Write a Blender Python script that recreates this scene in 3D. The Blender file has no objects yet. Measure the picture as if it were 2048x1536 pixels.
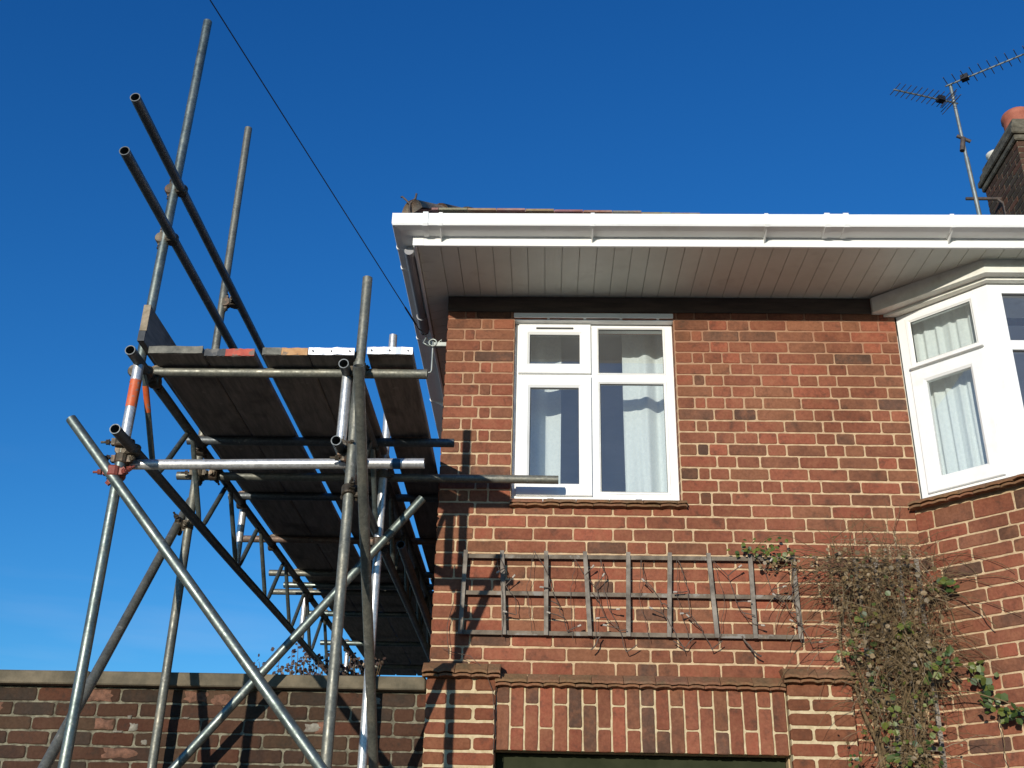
import bpy, bmesh, math, random
from math import sin, cos, pi, radians, sqrt
from mathutils import Vector, Matrix, noise

S = bpy.context.scene
COL = S.collection
R_ = random.Random(11)

# ------------------------------------------------------------------ camera
CAMH = 1.6
pitch, yaw, roll = radians(25.66), radians(-2.0565), radians(1.361)
cy, sy, cp, sp = cos(yaw), sin(yaw), cos(pitch), sin(pitch)
fw = Vector((sy*cp, cy*cp, sp)); rt = Vector((cy, -sy, 0)); up = rt.cross(fw)
r2 = cos(roll)*rt + sin(roll)*up; u2 = -sin(roll)*rt + cos(roll)*up
cd = bpy.data.cameras.new('camera'); cam = bpy.data.objects.new('camera', cd); COL.objects.link(cam)
m = Matrix.Identity(4)
for i in range(3):
    m[i][0] = r2[i]; m[i][1] = u2[i]; m[i][2] = -fw[i]
m.translation = Vector((0, 0, CAMH)); cam.matrix_world = m
cd.sensor_fit = 'HORIZONTAL'; cd.sensor_width = 36; cd.lens = 36*2219.7/2048
cd.clip_start = .05; cd.clip_end = 2000
S.camera = cam

# ------------------------------------------------------------------ sky, sun, exposure
LIGHT = Vector((.305, 1, -.163)).normalized()
SUN_EL = math.asin(-LIGHT.z)
SUN_ROT = math.atan2(-LIGHT.x, -LIGHT.y)
w = bpy.data.worlds.new('World'); S.world = w; w.use_nodes = True
nt = w.node_tree; nt.nodes.clear()
wo = nt.nodes.new('ShaderNodeOutputWorld'); bg = nt.nodes.new('ShaderNodeBackground')
sky = nt.nodes.new('ShaderNodeTexSky'); sky.sky_type = 'NISHITA'; sky.sun_disc = False
sky.sun_elevation = SUN_EL; sky.sun_rotation = SUN_ROT
sky.air_density = 1.0; sky.dust_density = 0.0; sky.ozone_density = 3.0; sky.altitude = 0
# the camera's colour response to blue sky: each channel gets its own contrast
spc = nt.nodes.new('ShaderNodeSeparateColor'); cbc = nt.nodes.new('ShaderNodeCombineColor')
for i, (ex, k) in enumerate(((1.70, 1.65), (1.22, 1.46), (1.0, 1.62))):
    m0 = nt.nodes.new('ShaderNodeMath'); m0.operation = 'MULTIPLY'; m0.inputs[1].default_value = .1
    m1 = nt.nodes.new('ShaderNodeMath'); m1.operation = 'POWER'; m1.inputs[1].default_value = ex
    m2 = nt.nodes.new('ShaderNodeMath'); m2.operation = 'MULTIPLY'; m2.inputs[1].default_value = k*10
    nt.links.new(spc.outputs[i], m0.inputs[0]); nt.links.new(m0.outputs[0], m1.inputs[0]); nt.links.new(m1.outputs[0], m2.inputs[0]); nt.links.new(m2.outputs[0], cbc.inputs[i])
# faint high cloud low over the horizon
tc = nt.nodes.new('ShaderNodeTexCoord'); mp = nt.nodes.new('ShaderNodeMapping'); mp.inputs['Scale'].default_value = (2.2, 2.2, 15)
nz = nt.nodes.new('ShaderNodeTexNoise'); nz.inputs['Scale'].default_value = 1.6; nz.inputs['Detail'].default_value = 4
cr = nt.nodes.new('ShaderNodeValToRGB'); cr.color_ramp.elements[0].position = .5; cr.color_ramp.elements[1].position = .85
cr.color_ramp.elements[1].color = (.17, .17, .17, 1)
sep = nt.nodes.new('ShaderNodeSeparateXYZ'); mr = nt.nodes.new('ShaderNodeMapRange')
mr.inputs[1].default_value = .36; mr.inputs[2].default_value = .2; mr.inputs[3].default_value = 0; mr.inputs[4].default_value = 1
mu = nt.nodes.new('ShaderNodeMath'); mu.operation = 'MULTIPLY'
cm = nt.nodes.new('ShaderNodeMix'); cm.data_type = 'RGBA'; cm.inputs[7].default_value = (5.2, 6.0, 7.6, 1)
L = nt.links.new
L(sky.outputs[0], spc.inputs[0])
L(tc.outputs['Generated'], mp.inputs[0]); L(mp.outputs[0], nz.inputs['Vector']); L(nz.outputs[0], cr.inputs[0])
L(tc.outputs['Generated'], sep.inputs[0]); L(sep.outputs[2], mr.inputs[0]); L(cr.outputs[0], mu.inputs[0]); L(mr.outputs[0], mu.inputs[1])
L(mu.outputs[0], cm.inputs[0]); L(cbc.outputs[0], cm.inputs[6]); L(cm.outputs[2], bg.inputs['Color']); L(bg.outputs[0], wo.inputs[0])
bg.inputs['Strength'].default_value = .112
sl = bpy.data.lights.new('sun', 'SUN'); so = bpy.data.objects.new('sun', sl); COL.objects.link(so)
sl.energy = 4.3; sl.angle = radians(.5); sl.color = (1, .93, .82)
so.rotation_euler = LIGHT.to_track_quat('-Z', 'Y').to_euler()
S.view_settings.view_transform = 'Standard'; S.view_settings.look = 'None'
S.view_settings.exposure = 0.0; S.view_settings.gamma = 1; S.view_settings.use_curve_mapping = False
S.render.engine = 'CYCLES'
S.render.resolution_x = 1024; S.render.resolution_y = 768
S.cycles.max_bounces = 8; S.cycles.transparent_max_bounces = 12

# ------------------------------------------------------------------ pixel -> metric helpers (used only to type in measured positions)
# ------------------------------------------------------------------ materials
def new_mat(name):
    mt = bpy.data.materials.new(name); mt.use_nodes = True
    n = mt.node_tree.nodes; b = n['Principled BSDF']
    return mt, mt.node_tree, b
def nd(t, kind, **kw):
    n = t.nodes.new(kind)
    for k, v in kw.items(): setattr(n, k, v)
    return n
def noise_n(t, scale, detail=4, rough=.6, vec=None):
    n = nd(t, 'ShaderNodeTexNoise'); n.inputs['Scale'].default_value = scale; n.inputs['Detail'].default_value = detail
    n.inputs['Roughness'].default_value = rough
    if vec is not None: t.links.new(vec, n.inputs['Vector'])
    return n
def ramp(t, src, stops):
    n = nd(t, 'ShaderNodeValToRGB'); e = n.color_ramp.elements
    while len(e) < len(stops): e.new(.5)
    for i, (p, c) in enumerate(stops):
        e[i].position = p; e[i].color = (*c, 1) if len(c) == 3 else c
    t.links.new(src, n.inputs[0]); return n
def mixc(t, a, b, f, mode='MIX'):
    n = nd(t, 'ShaderNodeMix', data_type='RGBA', blend_type=mode)
    for s, v in ((6, a), (7, b), (0, f)):
        if hasattr(v, 'is_output'): t.links.new(v, n.inputs[s])
        elif s == 0: n.inputs[0].default_value = v
        else: n.inputs[s].default_value = (*v, 1)
    return n.outputs[2]
def bump(t, b, h, strength=.3, dist=.002):
    n = nd(t, 'ShaderNodeBump'); n.inputs['Strength'].default_value = strength; n.inputs['Distance'].default_value = dist
    t.links.new(h, n.inputs['Height']); t.links.new(n.outputs[0], b.inputs['Normal'])
def objco(t):
    return nd(t, 'ShaderNodeTexCoord').outputs['Object']

def m_simple(name, c1, c2, scale=20, rough=.6, metal=0, bstr=.2, bdist=.001, spec=.5, mid=(.35, .65), stretch=None):
    mt, t, b = new_mat(name); v = objco(t)
    if stretch:
        mpn = nd(t, 'ShaderNodeMapping'); mpn.inputs['Scale'].default_value = stretch; t.links.new(v, mpn.inputs[0]); v = mpn.outputs[0]
    n = noise_n(t, scale, 5, .65, v)
    r = ramp(t, n.outputs[0], [(mid[0], c1), (mid[1], c2)])
    t.links.new(r.outputs[0], b.inputs['Base Color'])
    b.inputs['Roughness'].default_value = rough; b.inputs['Metallic'].default_value = metal
    b.inputs['Specular IOR Level'].default_value = spec
    if bstr:
        n2 = noise_n(t, scale*4, 4, .6, v); bump(t, b, n2.outputs[0], bstr, bdist)
    return mt

def m_brick(name, dirt=(.085, .05, .034), dirt_amt=.75, bstr=.5, warm=(.33, .14, .075), wamt=.7):
    """per-brick colour comes from the mesh attribute 'tone'; noise mottles it"""
    mt, t, b = new_mat(name)
    at = nd(t, 'ShaderNodeAttribute', attribute_name='tone')
    v = objco(t)
    off = nd(t, 'ShaderNodeVectorMath', operation='MULTIPLY_ADD')
    cmb = nd(t, 'ShaderNodeCombineXYZ')
    for i in range(3): t.links.new(at.outputs['Alpha'], cmb.inputs[i])
    off.inputs[1].default_value = (37, 53, 71)
    t.links.new(cmb.outputs[0], off.inputs[0]); t.links.new(v, off.inputs[2])
    n1 = noise_n(t, 11, 5, .7, off.outputs[0])
    n2 = noise_n(t, 60, 4, .7, off.outputs[0])
    n3 = noise_n(t, 2.0, 3, .5, v)
    c = mixc(t, at.outputs['Color'], warm, ramp(t, n1.outputs[0], [(.47, (0, 0, 0)), (.70, (wamt,)*3)]).outputs[0])
    c = mixc(t, c, dirt, ramp(t, n1.outputs[0], [(.28, (dirt_amt,)*3), (.46, (0, 0, 0))]).outputs[0])
    c = mixc(t, c, (.68, .64, .6), ramp(t, n2.outputs[0], [(.3, (1, 1, 1)), (.7, (0, 0, 0))]).outputs[0], 'MULTIPLY')
    c = mixc(t, c, (.66, .66, .60), ramp(t, n3.outputs[0], [(.38, (.6, .6, .6)), (.62, (0, 0, 0))]).outputs[0], 'MULTIPLY')
    t.links.new(c, b.inputs['Base Color'])
    b.inputs['Roughness'].default_value = .88; b.inputs['Specular IOR Level'].default_value = .25
    n4 = noise_n(t, 140, 4, .75, off.outputs[0])
    ad = nd(t, 'ShaderNodeMath', operation='ADD'); t.links.new(n4.outputs[0], ad.inputs[0]); t.links.new(n2.outputs[0], ad.inputs[1])
    bump(t, b, ad.outputs[0], bstr, .0025)
    return mt

def m_tube(name, c1, c2, c3, metal=.75, r0=.34, r1=.55, rust=0.0):
    mt, t, b = new_mat(name); v = objco(t)
    oi = nd(t, 'ShaderNodeObjectInfo')
    off = nd(t, 'ShaderNodeVectorMath', operation='MULTIPLY_ADD'); off.inputs[1].default_value = (9, 17, 5)
    cmb = nd(t, 'ShaderNodeCombineXYZ')
    for i in range(3): t.links.new(oi.outputs['Random'], cmb.inputs[i])
    t.links.new(cmb.outputs[0], off.inputs[0]); t.links.new(v, off.inputs[2])
    n1 = noise_n(t, 6, 6, .7, off.outputs[0]); n2 = noise_n(t, 70, 4, .7, off.outputs[0]); n3 = noise_n(t, 22, 5, .7, off.outputs[0])
    c = ramp(t, n1.outputs[0], [(.3, c1), (.5, c2), (.72, c3)]).outputs[0]
    c = mixc(t, c, (.55, .55, .55), ramp(t, n2.outputs[0], [(.4, (.6, .6, .6)), (.6, (0, 0, 0))]).outputs[0], 'MULTIPLY')
    c = mixc(t, c, (.42, .40, .36), ramp(t, n3.outputs[0], [(.62, (0, 0, 0)), (.70, (.6, .6, .6))]).outputs[0])
    if rust:
        c = mixc(t, c, (.16, .07, .035), ramp(t, n3.outputs[0], [(.3, (rust,)*3), (.46, (0, 0, 0))]).outputs[0])
    t.links.new(c, b.inputs['Base Color'])
    b.inputs['Metallic'].default_value = metal
    rr = nd(t, 'ShaderNodeMapRange'); rr.inputs[3].default_value = r0; rr.inputs[4].default_value = r1
    rr.inputs[1].default_value = .35; rr.inputs[2].default_value = .65
    t.links.new(n3.outputs[0], rr.inputs[0]); t.links.new(rr.outputs[0], b.inputs['Roughness'])
    bump(t, b, n2.outputs[0], .12, .001)
    return mt

M = {}
M['brick'] = m_brick('house_brick')
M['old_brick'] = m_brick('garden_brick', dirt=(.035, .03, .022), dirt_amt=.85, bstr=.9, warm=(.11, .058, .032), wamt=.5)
M['mortar'] = m_simple('mortar', (.42, .29, .165), (.60, .44, .26), 30, .95, bstr=.6, bdist=.003)
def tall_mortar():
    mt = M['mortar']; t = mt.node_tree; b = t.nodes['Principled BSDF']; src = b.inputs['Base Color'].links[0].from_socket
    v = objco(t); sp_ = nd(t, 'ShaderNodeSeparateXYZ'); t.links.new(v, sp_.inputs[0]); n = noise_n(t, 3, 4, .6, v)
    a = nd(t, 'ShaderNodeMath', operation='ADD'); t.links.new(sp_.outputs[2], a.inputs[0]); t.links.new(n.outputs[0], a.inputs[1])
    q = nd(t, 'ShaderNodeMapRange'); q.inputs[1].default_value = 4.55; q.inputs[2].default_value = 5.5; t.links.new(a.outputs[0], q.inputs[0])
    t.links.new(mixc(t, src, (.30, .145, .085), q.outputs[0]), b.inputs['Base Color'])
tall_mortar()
M['pier_mortar'] = m_simple('pier_mortar', (.44, .34, .19), (.60, .49, .30), 30, .95, bstr=.6, bdist=.003)
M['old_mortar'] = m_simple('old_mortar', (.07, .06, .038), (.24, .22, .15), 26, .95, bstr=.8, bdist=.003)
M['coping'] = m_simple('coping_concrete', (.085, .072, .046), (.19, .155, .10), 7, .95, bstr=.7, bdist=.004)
M['tile_sill'] = m_brick('creasing_tile', dirt=(.14, .11, .06), dirt_amt=.8)
M['upvc'] = m_simple('white_upvc', (.80, .80, .77), (.86, .86, .83), 2.5, .45, bstr=0, spec=.3)
M['paint'] = m_simple('old_white_paint', (.68, .67, .58), (.80, .79, .70), 14, .55, bstr=.2)
M['soffit'] = m_simple('white_soffit_panel', (.56, .575, .50), (.67, .68, .60), 1.6, .5, bstr=0)
M['slot'] = m_simple('dark_slot', (.02, .02, .02), (.04, .04, .04), 10, .6, bstr=0)
M['eave_shade'] = m_simple('eave_shade_brown', (.045, .034, .027), (.085, .062, .048), 5, .9, bstr=.3, stretch=(1, 6, 6))  # dark brown that carries the eave shade at the wall top
M['gasket'] = m_simple('black_gasket', (.015, .015, .015), (.03, .03, .03), 10, .5, bstr=0)
M['plaster'] = m_simple('room_plaster', (.55, .56, .60), (.62, .63, .66), 3, .9, bstr=0)
M['curtain'] = m_simple('white_curtain', (.70, .74, .72), (.80, .83, .80), 60, .9, bstr=.15)
M['green_door'] = m_simple('dark_green_paint', (.020, .024, .010), (.032, .036, .017), 8, .8, bstr=.1, spec=.15)
M['galv'] = m_tube('galvanised_tube', (.10, .125, .115), (.20, .235, .215), (.27, .29, .25))
M['galv_grey'] = m_tube('worn_grey_tube', (.12, .125, .11), (.20, .20, .165), (.28, .26, .20), metal=.55, r0=.42, r1=.65)
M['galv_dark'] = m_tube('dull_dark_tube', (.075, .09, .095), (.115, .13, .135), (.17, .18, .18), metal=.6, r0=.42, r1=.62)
M['silver'] = m_tube('bright_silver_tube', (.52, .52, .51), (.66, .66, .64), (.75, .75, .72), metal=.6, r0=.30, r1=.45)
M['rusty'] = m_tube('rusty_tube', (.12, .09, .07), (.22, .15, .11), (.3, .24, .18), metal=.4, r0=.5, r1=.7, rust=.7)
M['coupler'] = m_tube('dirty_coupler_steel', (.035, .028, .022), (.08, .065, .045), (.24, .20, .14), metal=.5, r0=.45, r1=.7, rust=.8)
M['red_coupler'] = m_tube('red_painted_coupler', (.16, .03, .02), (.24, .05, .035), (.3, .08, .05), metal=.1, r0=.5, r1=.7, rust=.3)
M['orange'] = m_simple('worn_orange_paint', (.55, .09, .02), (.62, .14, .04), 30, .5, bstr=.1)
M['blue_tape'] = m_simple('dark_blue_tape', (.01, .05, .09), (.02, .08, .13), 30, .5, bstr=.1)
M['board'] = m_simple('weathered_board', (.14, .125, .11), (.25, .22, .19), 5, .9, bstr=.5, bdist=.002, stretch=(9, 1, 9))
M['board_end'] = m_simple('board_end_grain', (.10, .10, .085), (.24, .23, .19), 14, .9, bstr=.6, bdist=.002)
M['pale_end'] = m_simple('pale_end_grain', (.22, .18, .12), (.38, .31, .22), 22, .9, bstr=.6, bdist=.002)
M['red_paint'] = m_simple('red_board_paint', (.35, .05, .03), (.5, .09, .05), 25, .7, bstr=.3)
M['orange_wood'] = m_simple('fresh_orange_wood', (.42, .22, .09), (.55, .32, .15), 30, .8, bstr=.3)
M['black_paint'] = m_simple('black_board_paint', (.03, .035, .04), (.06, .065, .07), 20, .7, bstr=.3)
M['zinc'] = m_simple('zinc_end_strip', (.72, .74, .74), (.85, .86, .86), 18, .32, metal=.55, bstr=.3)
M['trellis'] = m_simple('weathered_trellis', (.09, .07, .05), (.21, .17, .125), 12, .9, bstr=.5, bdist=.001)
M['trellis_light'] = m_simple('bleached_trellis', (.12, .10, .08), (.28, .245, .20), 12, .9, bstr=.5, bdist=.001)
M['stem'] = m_simple('brown_stem', (.085, .055, .024), (.22, .145, .065), 14, .85, bstr=.2)
M['pale_stem'] = m_simple('pale_dry_stem', (.18, .13, .075), (.34, .26, .16), 14, .85, bstr=.2)
M['vine_bark'] = m_simple('dark_vine_bark', (.06, .042, .032), (.14, .105, .08), 14, .85, bstr=.2)
M['cut'] = m_simple('pale_cut_wood', (.38, .33, .27), (.5, .45, .38), 14, .85, bstr=.2)
def splatter(mt, col, sc_, lo, hi, amt):
    t = mt.node_tree; b = t.nodes['Principled BSDF']; src = b.inputs['Base Color'].links[0].from_socket
    n = noise_n(t, sc_, 3, .55, objco(t)); f = ramp(t, n.outputs[0], [(lo, (0, 0, 0)), (hi, (amt,)*3)])
    t.links.new(mixc(t, src, col, f.outputs[0]), b.inputs['Base Color'])
splatter(M['board'], (.30, .28, .24), 16, .66, .70, .7)
splatter(M['board'], (.035, .03, .026), 4, .55, .75, .8)
splatter(M['red_paint'], (.16, .13, .10), 22, .52, .58, .9); splatter(M['orange_wood'], (.14, .13, .11), 18, .56, .62, .9)
splatter(M['black_paint'], (.16, .15, .13), 20, .58, .64, .8); splatter(M['orange'], (.22, .2, .18), 45, .58, .64, .8)
splatter(M['zinc'], (.35, .36, .36), 24, .55, .68, .7); splatter(M['paint'], (.45, .42, .33), 9, .62, .8, .5)
splatter(M['upvc'], (.62, .61, .55), 6, .58, .8, .6); splatter(M['soffit'], (.40, .38, .32), 5, .58, .8, .5)
splatter(M['trellis'], (.30, .29, .26), 14, .58, .66, .6)
def m_leaf(name, c1, c2):
    mt, t, b = new_mat(name)
    oi = nd(t, 'ShaderNodeAttribute', attribute_name='tone')
    c = mixc(t, c1, c2, oi.outputs['Alpha'])
    t.links.new(c, b.inputs['Base Color']); b.inputs['Roughness'].default_value = .5
    try: b.inputs['Transmission Weight'].default_value = 0
    except Exception: pass
    return mt
M['leaf'] = m_leaf('green_leaf', (.025, .055, .010), (.13, .15, .022))
M['dead_leaf'] = m_leaf('brown_leaf', (.09, .06, .02), (.22, .15, .07))
M['dark_leaf'] = m_leaf('dark_red_leaf', (.04, .02, .02), (.07, .045, .03))
M['roof'] = m_brick('lichen_tile', dirt=(.34, .32, .24), dirt_amt=.9, bstr=.9)
M['grey_pipe'] = m_simple('grey_plastic', (.26, .26, .27), (.32, .32, .33), 4, .7, bstr=0, spec=.2)
M['black'] = m_simple('black_plastic', (.012, .012, .014), (.02, .02, .022), 4, .5, bstr=0)
M['alu'] = m_simple('weathered_aluminium', (.22, .25, .23), (.36, .38, .35), 12, .45, metal=.6, bstr=.1)
M['iron'] = m_simple('painted_iron', (.04, .035, .035), (.10, .075, .06), 20, .7, bstr=.3)
M['pot'] = m_simple('terracotta', (.30, .085, .05), (.42, .14, .085), 12, .8, bstr=.3)
M['stone'] = m_simple('sooty_stack', (.06, .052, .035), (.16, .145, .105), 10, .95, bstr=.8, bdist=.006)
M['ground'] = m_simple('paving', (.10, .095, .075), (.17, .16, .13), 3, .95, bstr=.3)
def m_glass():
    mt, t, b = new_mat('window_glass'); t.nodes.remove(b)
    out = t.nodes['Material Output']
    g = nd(t, 'ShaderNodeBsdfGlossy'); g.inputs['Roughness'].default_value = .01; g.inputs['Color'].default_value = (1, 1, 1, 1)
    tr = nd(t, 'ShaderNodeBsdfTransparent'); tr.inputs['Color'].default_value = (.86, .90, .90, 1)
    lw = nd(t, 'ShaderNodeLayerWeight'); lw.inputs['Blend'].default_value = .5
    pw = nd(t, 'ShaderNodeMath', operation='POWER'); pw.inputs[1].default_value = 4; t.links.new(lw.outputs['Facing'], pw.inputs[0])
    ma = nd(t, 'ShaderNodeMath', operation='MULTIPLY_ADD'); ma.inputs[1].default_value = .8; ma.inputs[2].default_value = .13; t.links.new(pw.outputs[0], ma.inputs[0])
    bp = nd(t, 'ShaderNodeBump'); bp.inputs['Strength'].default_value = .05; bp.inputs['Distance'].default_value = .01
    nn = noise_n(t, 3.5, 2, .5, objco(t)); t.links.new(nn.outputs[0], bp.inputs['Height']); t.links.new(bp.outputs[0], g.inputs['Normal'])
    mx = nd(t, 'ShaderNodeMixShader')
    t.links.new(ma.outputs[0], mx.inputs[0]); t.links.new(tr.outputs[0], mx.inputs[1]); t.links.new(g.outputs[0], mx.inputs[2])
    # pale diffuse film: window dust plus veiling haze put into the colour
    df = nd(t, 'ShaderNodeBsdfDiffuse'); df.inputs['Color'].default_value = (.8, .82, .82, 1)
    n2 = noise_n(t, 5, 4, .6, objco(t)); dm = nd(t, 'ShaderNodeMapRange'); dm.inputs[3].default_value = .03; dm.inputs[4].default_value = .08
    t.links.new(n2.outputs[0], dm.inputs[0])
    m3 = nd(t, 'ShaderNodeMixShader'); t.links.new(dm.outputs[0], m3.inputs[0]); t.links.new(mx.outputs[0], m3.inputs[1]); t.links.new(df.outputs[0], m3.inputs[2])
    t.links.new(m3.outputs[0], out.inputs[0]); return mt
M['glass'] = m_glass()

# ------------------------------------------------------------------ mesh builder
class MB:
    def __init__(s, xf=None):
        s.v = []; s.f = []; s.mi = []; s.sm = []; s.tone = []; s.xf = xf; s.hast = False
    def add(s, vs, fs, mi=0, smooth=False, tone=None):
        o = len(s.v)
        s.v += [(s.xf @ Vector(p)) if s.xf else Vector(p) for p in vs]
        for f in fs:
            s.f.append([i+o for i in f]); s.mi.append(mi); s.sm.append(smooth); s.tone.append(tone or (.5, .5, .5, .5))
        if tone: s.hast = True
        return s
    def box(s, x0, x1, y0, y1, z0, z1, mi=0, bev=0, tone=None):
        if bev <= 0:
            vs = [(x, y, z) for x in (x0, x1) for y in (y0, y1) for z in (z0, z1)]
            fs = [(0, 1, 3, 2), (4, 6, 7, 5), (0, 4, 5, 1), (2, 3, 7, 6), (0, 2, 6, 4), (1, 5, 7, 3)]
            return s.add(vs, fs, mi, tone=tone)
        b = bev; vs = []
        # 24-vertex chamfered box
        bm = bmesh.new(); bmesh.ops.create_cube(bm, size=1)
        for q in bm.verts: q.co = Vector(((x0+x1)/2+q.co.x*(x1-x0), (y0+y1)/2+q.co.y*(y1-y0), (z0+z1)/2+q.co.z*(z1-z0)))
        bmesh.ops.bevel(bm, geom=list(bm.edges), offset=b, segments=1, affect='EDGES')
        bm.verts.index_update()
        s.add([q.co.copy() for q in bm.verts], [[q.index for q in f.verts] for f in bm.faces], mi, tone=tone); bm.free(); return s
    def obox(s, c, ax, ay, az, mi=0, tone=None):
        c = Vector(c); ax = Vector(ax); ay = Vector(ay); az = Vector(az)
        vs = [c+i*ax+j*ay+k*az for i in (-1, 1) for j in (-1, 1) for k in (-1, 1)]
        return s.add(vs, [(0, 1, 3, 2), (4, 6, 7, 5), (0, 4, 5, 1), (2, 3, 7, 6), (0, 2, 6, 4), (1, 5, 7, 3)], mi, tone=tone)
    def tube(s, pts, r, n=10, mi=0, cap=True, hollow=0, tone=None, smooth=True):
        pts = [Vector(p) for p in pts]; rs = r if isinstance(r, (list, tuple)) else [r]*len(pts)
        d0 = (pts[1]-pts[0]).normalized(); a = Vector((0, 0, 1)) if abs(d0.z) < .9 else Vector((1, 0, 0))
        x = d0.cross(a).normalized(); vs = []; fs = []
        for i, p in enumerate(pts):
            d = (pts[min(i+1, len(pts)-1)]-pts[max(i-1, 0)]).normalized()
            x = (x-d*x.dot(d)).normalized(); y = d.cross(x)
            for k in range(n):
                t = 2*pi*k/n; vs.append(p+rs[i]*(cos(t)*x+sin(t)*y))
        for i in range(len(pts)-1):
            for k in range(n):
                k2 = (k+1) % n; fs.append((i*n+k, i*n+k2, (i+1)*n+k2, (i+1)*n+k))
        s.add(vs, fs, mi, smooth, tone)
        for e in (0, 1):
            i = 0 if e == 0 else len(pts)-1
            ring = vs[i*n:(i+1)*n]; p = pts[i]; d = (pts[1]-pts[0]).normalized() if e == 0 else (pts[-2]-pts[-1]).normalized()
            if hollow:
                k_ = hollow/rs[i]
                inner = [p+(q-p)*k_ for q in ring]; deep = [q+d*.13 for q in inner]
                vv = ring+inner+deep; ff = []
                for k in range(n):
                    k2 = (k+1) % n; ff += [(k, n+k, n+k2, k2), (n+k, 2*n+k, 2*n+k2, n+k2)]
                s.add(vv, ff, mi, False, tone); s.add(deep, [tuple(range(n))], mi, False, tone)
            elif cap:
                s.add(ring, [tuple(range(n)) if e else tuple(reversed(range(n)))], mi, False, tone)
        return s
    def build(s, name, mats, parent=None):
        me = bpy.data.meshes.new(name); me.from_pydata([tuple(p) for p in s.v], [], s.f)
        mats = mats if isinstance(mats, (list, tuple)) else [mats]
        for q in mats: me.materials.append(q)
        me.polygons.foreach_set('material_index', s.mi); me.polygons.foreach_set('use_smooth', s.sm)
        if s.hast:
            at = me.color_attributes.new('tone', 'FLOAT_COLOR', 'CORNER'); buf = []
            for p, tn in zip(s.f, s.tone): buf += list(tn)*len(p)
            at.data.foreach_set('color', buf)
        me.update()
        o = bpy.data.objects.new(name, me); COL.objects.link(o)
        if parent is not None: o.parent = parent
        return o

def tag(o, label=None, cat=None, group=None, kind=None):
    if label: o['label'] = label
    if cat: o['category'] = cat
    if group: o['group'] = group
    if kind: o['kind'] = kind
    return o
def thing(name, label, cat, group=None, loc=(0, 0, 0)):
    o = bpy.data.objects.new(name, None); COL.objects.link(o); o.empty_display_size = .2
    return tag(o, label, cat, group)

# ------------------------------------------------------------------ brickwork
PAL = [(.275, .096, .054), (.30, .106, .060), (.255, .094, .054), (.325, .102, .058), (.265, .112, .061), (.29, .098, .055), (.24, .100, .057)]
DARK = [(.155, .080, .052), (.18, .085, .052), (.13, .070, .048)]
def brick_tone(rr, pal=PAL, dk=.12):
    c = rr.choice(DARK) if rr.random() < dk else rr.choice(pal)
    k = rr.uniform(.85, 1.15); return (c[0]*k, c[1]*k, c[2]*k, rr.random())
def one_brick(mb, O, U, N, u0, u1, z0, z1, tone, rr, prou=.004, depth=.03, rough=.0011, ch=.004):
    """O origin on the wall face, U along, N outwards, brick face stands prou proud of the mortar"""
    Z = Vector((0, 0, 1)); c = min(ch*1.6, (z1-z0)*.25)
    out = []
    nU = max(2, int((u1-u0)/.035)); nZ = max(2, int((z1-z0)/.03))
    for i in range(nU+1): out.append((u0+c+(u1-u0-2*c)*i/nU, z0))
    for i in range(nZ+1): out.append((u1, z0+c+(z1-z0-2*c)*i/nZ))
    for i in range(nU+1): out.append((u1-c-(u1-u0-2*c)*i/nU, z1))
    for i in range(nZ+1): out.append((u0, z1-c-(z1-z0-2*c)*i/nZ))
    out = [(u+rr.uniform(-rough, rough), z+rr.uniform(-rough, rough)) for u, z in out]
    cu, cz = (u0+u1)/2, (z0+z1)/2; n = len(out)
    tl = [rr.uniform(-.0012, .0012) for _ in range(3)]
    front = []; mid = []; back = []
    for u, z in out:
        fu = u-math.copysign(min(ch, abs(u-cu)), u-cu) if abs(u-cu) > (u1-u0)/2-c else u
        fz = z-math.copysign(ch, z-cz) if abs(z-cz) > (z1-z0)/2-c else z
        dd = prou+tl[0]*(u-cu)/.1+tl[1]*(z-cz)/.04+tl[2]*.6
        front.append(O+U*fu+Z*fz+N*dd); mid.append(O+U*u+Z*z+N*(dd-.0035)); back.append(O+U*u+Z*z-N*depth)
    fs = [tuple(range(n))]
    for i in range(n):
        j = (i+1) % n; fs += [(i, n+i, n+j, j), (n+i, 2*n+i, 2*n+j, n+j)]
    mb.add(front+mid+back, fs, 0, tone=tone)

def brick_rows(mb, O, U, N, zj, rows, rr, joint=.009, pal=PAL, dk=.06, start_mode='rand', **kw):
    """rows: function(k, z0, z1) -> list of (u_start, u_end, mode_left, mode_right) spans to fill"""
    prev = []
    for k in range(len(zj)-1):
        z0, z1 = zj[k], zj[k+1]; cur = []
        for (a, b, pre, post) in rows(k, z0, z1):
            u = a; widths = []
            post_w = sum(post)+joint*len(post)
            for wdt in pre: widths.append(wdt)
            u = a+sum(pre)+joint*len(pre)
            end = b-post_w
            while end-u > .02:
                tries = 0
                while True:
                    wd = .216 if rr.random() < .72 else .103
                    rem = end-u-wd
                    if rem < .05: wd = end-u if end-u < .235 else (end-u-joint)/2
                    ok = all(abs(u+wd-p) > .035 for p in prev)
                    tries += 1
                    if ok or tries > 6: break
                if end-u-wd < .06 and end-u <= .24: wd = end-u
                widths.append(wd); u += wd+joint
            widths += list(post)
            # lay
            u = a
            for i, wd in enumerate(widths):
                e = min(u+wd, b)
                if i == len(widths)-1: e = b
                if e-u > .012:
                    j = rr.uniform(-.0015, .0015)
                    hz = joint/2
                    one_brick(mb, O, U, N, u+ (0 if u == a else rr.uniform(-.001, .001)), e, z0+hz+rr.uniform(-.001, .001), z1-hz+rr.uniform(-.001, .001), brick_tone(rr, pal, dk), rr, **kw)
                    cur.append(e+joint/2)
                u = e+joint
        prev = cur

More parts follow.
